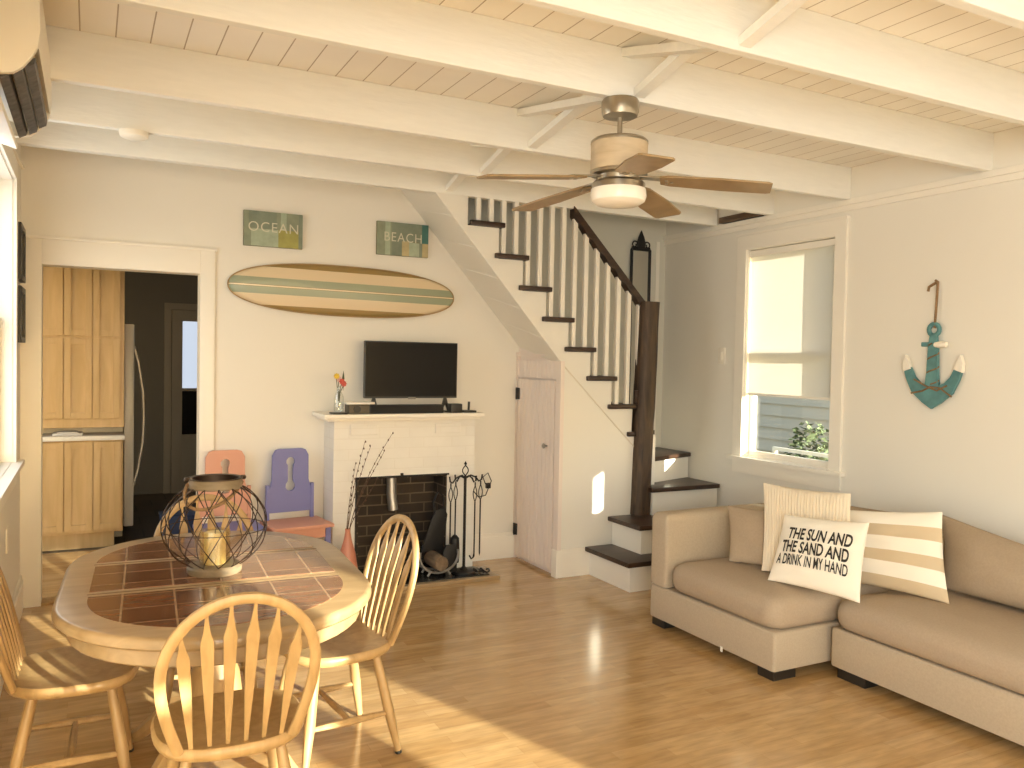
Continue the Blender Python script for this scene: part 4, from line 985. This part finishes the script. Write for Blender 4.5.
cn = tag(MB().lathe([(0, 0), (.036, 0), (.037, .004), (.037, .108), (.034, .112), (.02, .108), (0, .106)], (0, 0, 0), 28).build('pillar_candle', WAX), 'ivory pillar candle standing inside the wire lantern', 'candle')
cn.location = (lx, ly, lz + .0305)
MB().tube([(0, 0, .106), (.001, 0, .122)], .0015, 5).build('wick', BLACK, cn)
# ---------------------------------------------------------------- sofa
def rrect(x0, x1, y0, y1, ins, r, z, n=6):
    x0 += ins; x1 -= ins; y0 += ins; y1 -= ins; r = max(.004, r - ins * .5); pts = []
    for cx, cy, a0 in ((x1 - r, y1 - r, 0), (x0 + r, y1 - r, 90), (x0 + r, y0 + r, 180), (x1 - r, y0 + r, 270)):
        for i in range(n + 1):
            a = R(a0 + 90 * i / n); pts.append((cx + r * math.cos(a), cy + r * math.sin(a), z))
    return pts
def cushion(x0, x1, y0, y1, z0, z1, r=.07, crown=.02):
    pr = [(.035, z0), (.010, z0 + .010), (.0, z0 + .035), (-.004, (z0 + z1) / 2), (.0, z1 - .050), (.012, z1 - .026), (.034, z1 - .010), (.065, z1), (.12, z1 + crown * .5), (.22, z1 + crown)]
    return MB().layers([rrect(x0, x1, y0, y1, i, r, z) for i, z in pr])
FOOT = mat('black wood foot', (.02, .016, .012), .4)
def feet(p, spots):
    for (a, b, c, d) in spots:
        MB().box(a, b, c, d, 0, .047, bev=.003).build('foot', FOOT, p, world=True, smooth=False)
s1 = empty('sofa_section', (3.5, 3.3, 0), label='oatmeal end section of the sofa with a block arm, nearest the stairs', cat='sofa', group=None)
MB().layers([rrect(2.872, 4.2, 2.832, 3.80, i, .015, z) for i, z in ((.012, .047), (.002, .05), (0, .06), (0, .222), (.004, .231), (.014, .235))]).build('base', SOFA, s1, world=True, angle=50)
MB().layers([rrect(2.870, 4.2, 3.655, 3.802, i, .020, z) for i, z in ((.010, .236), (0, .24), (0, .61), (.006, .634), (.022, .648), (.04, .652))]).build('arm', SOFA, s1, world=True, angle=50)
MB().layers([rrect(4.02, 4.215, 2.84, 3.65, i, .03, z) for i, z in ((0, .236), (0, .53), (.02, .57), (.05, .58))]).build('backrest', SOFA, s1, world=True, angle=50)
cushion(2.874, 4.015, 2.834, 3.648, .237, .395, r=.085).build('seat_cushion', SOFA2, s1, world=True, angle=60)
feet(s1, [(2.885, 3.03, 2.845, 2.95), (2.885, 3.0, 3.68, 3.79), (4.05, 4.18, 2.85, 2.95)])
MB().box(2.866, 2.870, 3.18, 3.195, .035, .062, bev=.001).build('label_tag', COTTON, s1, world=True, smooth=False)
s2 = empty('sofa_section', (3.7, 1.8, 0), label='long oatmeal armless section of the sofa running out of the picture', cat='sofa')
MB().layers([rrect(3.205, 4.2, .85, 2.80, i, .02, z) for i, z in ((.012, .047), (.002, .05), (0, .06), (0, .222), (.004, .231), (.014, .235))]).build('base', SOFA, s2, world=True, angle=50)
MB().layers([rrect(4.02, 4.215, .85, 2.80, i, .03, z) for i, z in ((0, .236), (0, .53), (.02, .57), (.05, .58))]).build('backrest', SOFA, s2, world=True, angle=50)
cushion(3.20, 4.015, .86, 2.805, .237, .385, r=.10).build('seat_cushion', SOFA2, s2, world=True, angle=60)
feet(s2, [(3.215, 3.33, 2.60, 2.76), (3.215, 3.33, .9, 1.05), (4.05, 4.18, 2.65, 2.75)])

# ---------------------------------------------------------------- pillows
def pillow(name, BL, BR, TR, TL, th, mats, label, rib=0, rows=None, N=20, flange=.0, power=.5, NX=None):
    BL, BR, TR, TL = map(Vector, (BL, BR, TR, TL))
    nrm = (BR - BL).cross(TL - BL).normalized()
    if nrm.x > 0: nrm = -nrm                      # front faces the room (-X)
    NX = NX or N
    def P(u, v, side):
        pu = u * (1 - .045 * (1 - v * v))
        pv = v * (1 - .045 * (1 - u * u))
        a, b = (pu + 1) / 2, (pv + 1) / 2
        base = BL * (1 - a) * (1 - b) + BR * a * (1 - b) + TR * a * b + TL * (1 - a) * b
        w = max(0, (1 - u * u)) ** power * max(0, (1 - v * v)) ** power
        w = th / 2 * (w * .9 + .1 * w * w) + (.002 if side else 0)
        wr = .004 * math.sin(9 * u + 5 * v) * (1 - v * v) * w / th * 2 + .003 * math.sin(17 * v - 6 * u) * w / th
        if rib: w += .0035 * (1 if math.sin(u * rib) > 0 else -1) * min(1, w * 30)
        return base + nrm * (w + wr) * (1 if side else -1)
    mb = MB(); bm = mb.bm
    def ez(i, n): 
        t = -1 + 2 * i / n
        return math.sin(t * PI / 2) * .55 + t * .45
    us = [ez(i, NX) for i in range(NX + 1)]; vs_ = [ez(j, N) for j in range(N + 1)]
    G = {}
    for side in (0, 1):
        for i, u in enumerate(us):
            for j, v in enumerate(vs_):
                edge = i in (0, NX) or j in (0, N)
                if edge and side == 0: G[0, i, j] = G.get((1, i, j)) or bm.verts.new(P(u, v, 1)); G[1, i, j] = G[0, i, j]
                elif edge: pass
                else: G[side, i, j] = bm.verts.new(P(u, v, side))
    for side in (0, 1):
        for i in range(NX):
            for j in range(N):
                f = bm.faces.new([G[side, i, j], G[side, i + 1, j], G[side, i + 1, j + 1], G[side, i, j + 1]])
                if rows:
                    v = (vs_[j] + vs_[j + 1]) / 2; f.material_index = rows(v)
    c = (BL + BR) / 2
    o = tag(mb.build(name, mats, origin=tuple(c), angle=70 if not rib else 80), label, 'cushion')
    return o, P
TAUPE = mat('beige linen cushion', (.40, .31, .215), .95, var=.05, vscale=100, bump=.15, bscale=240, spec=.2)
STRIPE = mat('tan stripe cotton', (.60, .48, .32), .95, bump=.15, bscale=200, spec=.2)
CREAMR = mat('cream ribbed knit', (.80, .70, .54), .95, bump=.1, bscale=200, spec=.2)
pillow('cushion', (3.125, 3.43, 0.42), (3.31, 3.04, 0.42), (3.45, 3.16, .69), (3.245, 3.585, .695), .10, TAUPE, 'small plain beige cushion in the corner by the sofa arm')
pillow('cushion', (3.80, 3.46, 0.414), (3.82, 2.72, 0.414), (3.93, 2.76, .725), (3.93, 3.45, .69), .15, TAUPE, 'plain beige back cushion hidden behind the striped cushion')
pillow('cushion', (3.74, 2.60, 0.415), (3.74, 1.62, 0.415), (3.90, 1.72, .60), (3.90, 2.735, .752), .22, TAUPE, 'large slouching beige back cushion at the edge of the picture')
pillow('cushion', (3.13, 3.19, 0.424), (3.32, 2.76, 0.424), (3.52, 2.97, .84), (3.33, 3.40, .845), .10, CREAMR, 'tall cream ribbed knit cushion behind the lettered one', rib=88, NX=96)
pillow('cushion', (3.40, 2.98, 0.409), (3.56, 2.43, 0.404), (3.68, 2.565, .805), (3.52, 3.06, .745), .13, [COTTON, STRIPE], 'cushion with broad tan and cream horizontal stripes', rows=lambda v: 1 if (.30 < v < .60 or -.36 < v < -.03 or v < -.70) else 0, N=44, NX=20)
tp, TP = pillow('cushion', (3.05, 3.065, 0.414), (3.165, 2.60, 0.409), (3.335, 2.70, .752), (3.215, 3.125, .725), .12, COTTON, 'white cushion lettered THE SUN AND THE SAND AND A DRINK IN MY HAND', N=44)
for txt, vc, hh, u0, u1, bold in (('THE SUN AND', .42, .36, -.70, .80, .026), ('THE SAND AND', .02, .35, -.80, .78, .026), ('A DRINK IN MY HAND', -.35, .30, -.86, .78, .016)):
    v, f = text_tris(txt, 1.0, bold=bold)
    xs = [p[0] for p in v]; ys = [p[1] for p in v]; x0, x1, y0, y1 = min(xs), max(xs), min(ys), max(ys)
    mb = MB()
    mb._new([Vector((-.0045, 0, 0)) + TP(u0 + (u1 - u0) * (p[0] - x0) / (x1 - x0), vc + hh * ((p[1] - y0) / (y1 - y0) - .5), 1) for p in v], f)
    bmesh.ops.triangulate(mb.bm, faces=mb.bm.faces)
    mb.build('lettering', INK, tp, world=True, smooth=False)

# ---------------------------------------------------------------- lights
def area(name, loc, rot, sx, sy, power, col, spread=180):
    l = bpy.data.lights.new(name, 'AREA'); l.shape = 'RECTANGLE'; l.size = sx; l.size_y = sy; l.energy = power; l.color = col; l.spread = R(spread)
    o = bpy.data.objects.new(name, l); o.location = loc; o.rotation_euler = rot; COL.objects.link(o); return o
WARM = (.99, 1, .985)
area('fill_rear_opening', (.76, YR - .06, 1.3), (R(90), 0, 0), 1.85, 1.9, LP['rear'], WARM)  # fill lamp set in the added rear opening
area('daylight_rear_window', (3.0, YR - .06, 1.4), (R(90), 0, 0), 1.3, 1.2, LP['rear2'], WARM)
area('fill_left_opening', (XL - .06, -1.5, 1.6), (0, R(-90), 0), 1.5, 2.3, LP['left'], WARM)  # fill lamp set in the added left wall opening
area('daylight_left_far_window', (XL - .16, 4.25, 1.65), (0, R(-90), 0), 1.4, 1.35, LP['leftfar'], (1, 1, 1))
area('stairwell_fill', (3.2, 5.2, 4.4), (0, 0, 0), 1.6, .5, LP['stair'], (1, 1, 1))  # unseen lamp near the top of the closed shaft, which has no window
area('kitchen_window_light', (-2.15, 6.35, 1.55), (0, R(-90), 0), 1.1, .75, LP['kitchen'], (1, .78, .48))
sun = bpy.data.lights.new('low_sun', 'SUN'); sun.energy = LP['sun']; sun.angle = R(.6); sun.color = (1, .93, .74)
so_ = bpy.data.objects.new('low_sun', sun); COL.objects.link(so_)
az, tanel = R(20), .19
d = Vector((-math.sin(az), math.cos(az), -tanel)).normalized()
so_.rotation_euler = d.to_track_quat('-Z', 'Y').to_euler(); so_.location = (2, -6, 3)
w = bpy.data.worlds.new('sky'); S.world = w; w.use_nodes = True
nt = w.node_tree; bg = nt.nodes['Background']
sky = nt.nodes.new('ShaderNodeTexSky'); sky.sky_type = 'NISHITA'; sky.sun_disc = False; sky.sun_elevation = R(11); sky.sun_rotation = R(160); sky.air_density = 1; sky.dust_density = 2
nt.links.new(sky.outputs[0], bg.inputs[0]); bg.inputs[1].default_value = LP['sky']

# ---------------------------------------------------------------- camera
cam = bpy.data.cameras.new('camera'); cam.sensor_width = 36; cam.lens = 821 / 1024 * 36; cam.clip_start = .05
co = bpy.data.objects.new('camera', cam); COL.objects.link(co)
M = Matrix(((0.88946855, -0.0038963, -0.45697978), (-0.45658886, 0.03464349, -0.88900306), (0.01929519, 0.99939214, 0.02903529)))
co.matrix_world = Matrix.Translation((0, 0, 1.5)) @ M.to_4x4()
S.camera = co
vs_ = S.view_settings; S.display_settings.display_device = 'sRGB'
vs_.view_transform = 'Standard'; vs_.look = 'None'; vs_.gamma = 1; vs_.use_curve_mapping = False; vs_.exposure = LP['exp']
try:
    S.cycles.max_bounces = 14; S.cycles.diffuse_bounces = 7; S.cycles.transparent_max_bounces = 24; S.cycles.glossy_bounces = 5
    S.cycles.sample_clamp_indirect = 6; S.cycles.caustics_reflective = False; S.cycles.caustics_refractive = False; S.cycles.use_denoising = True
except Exception:
    pass
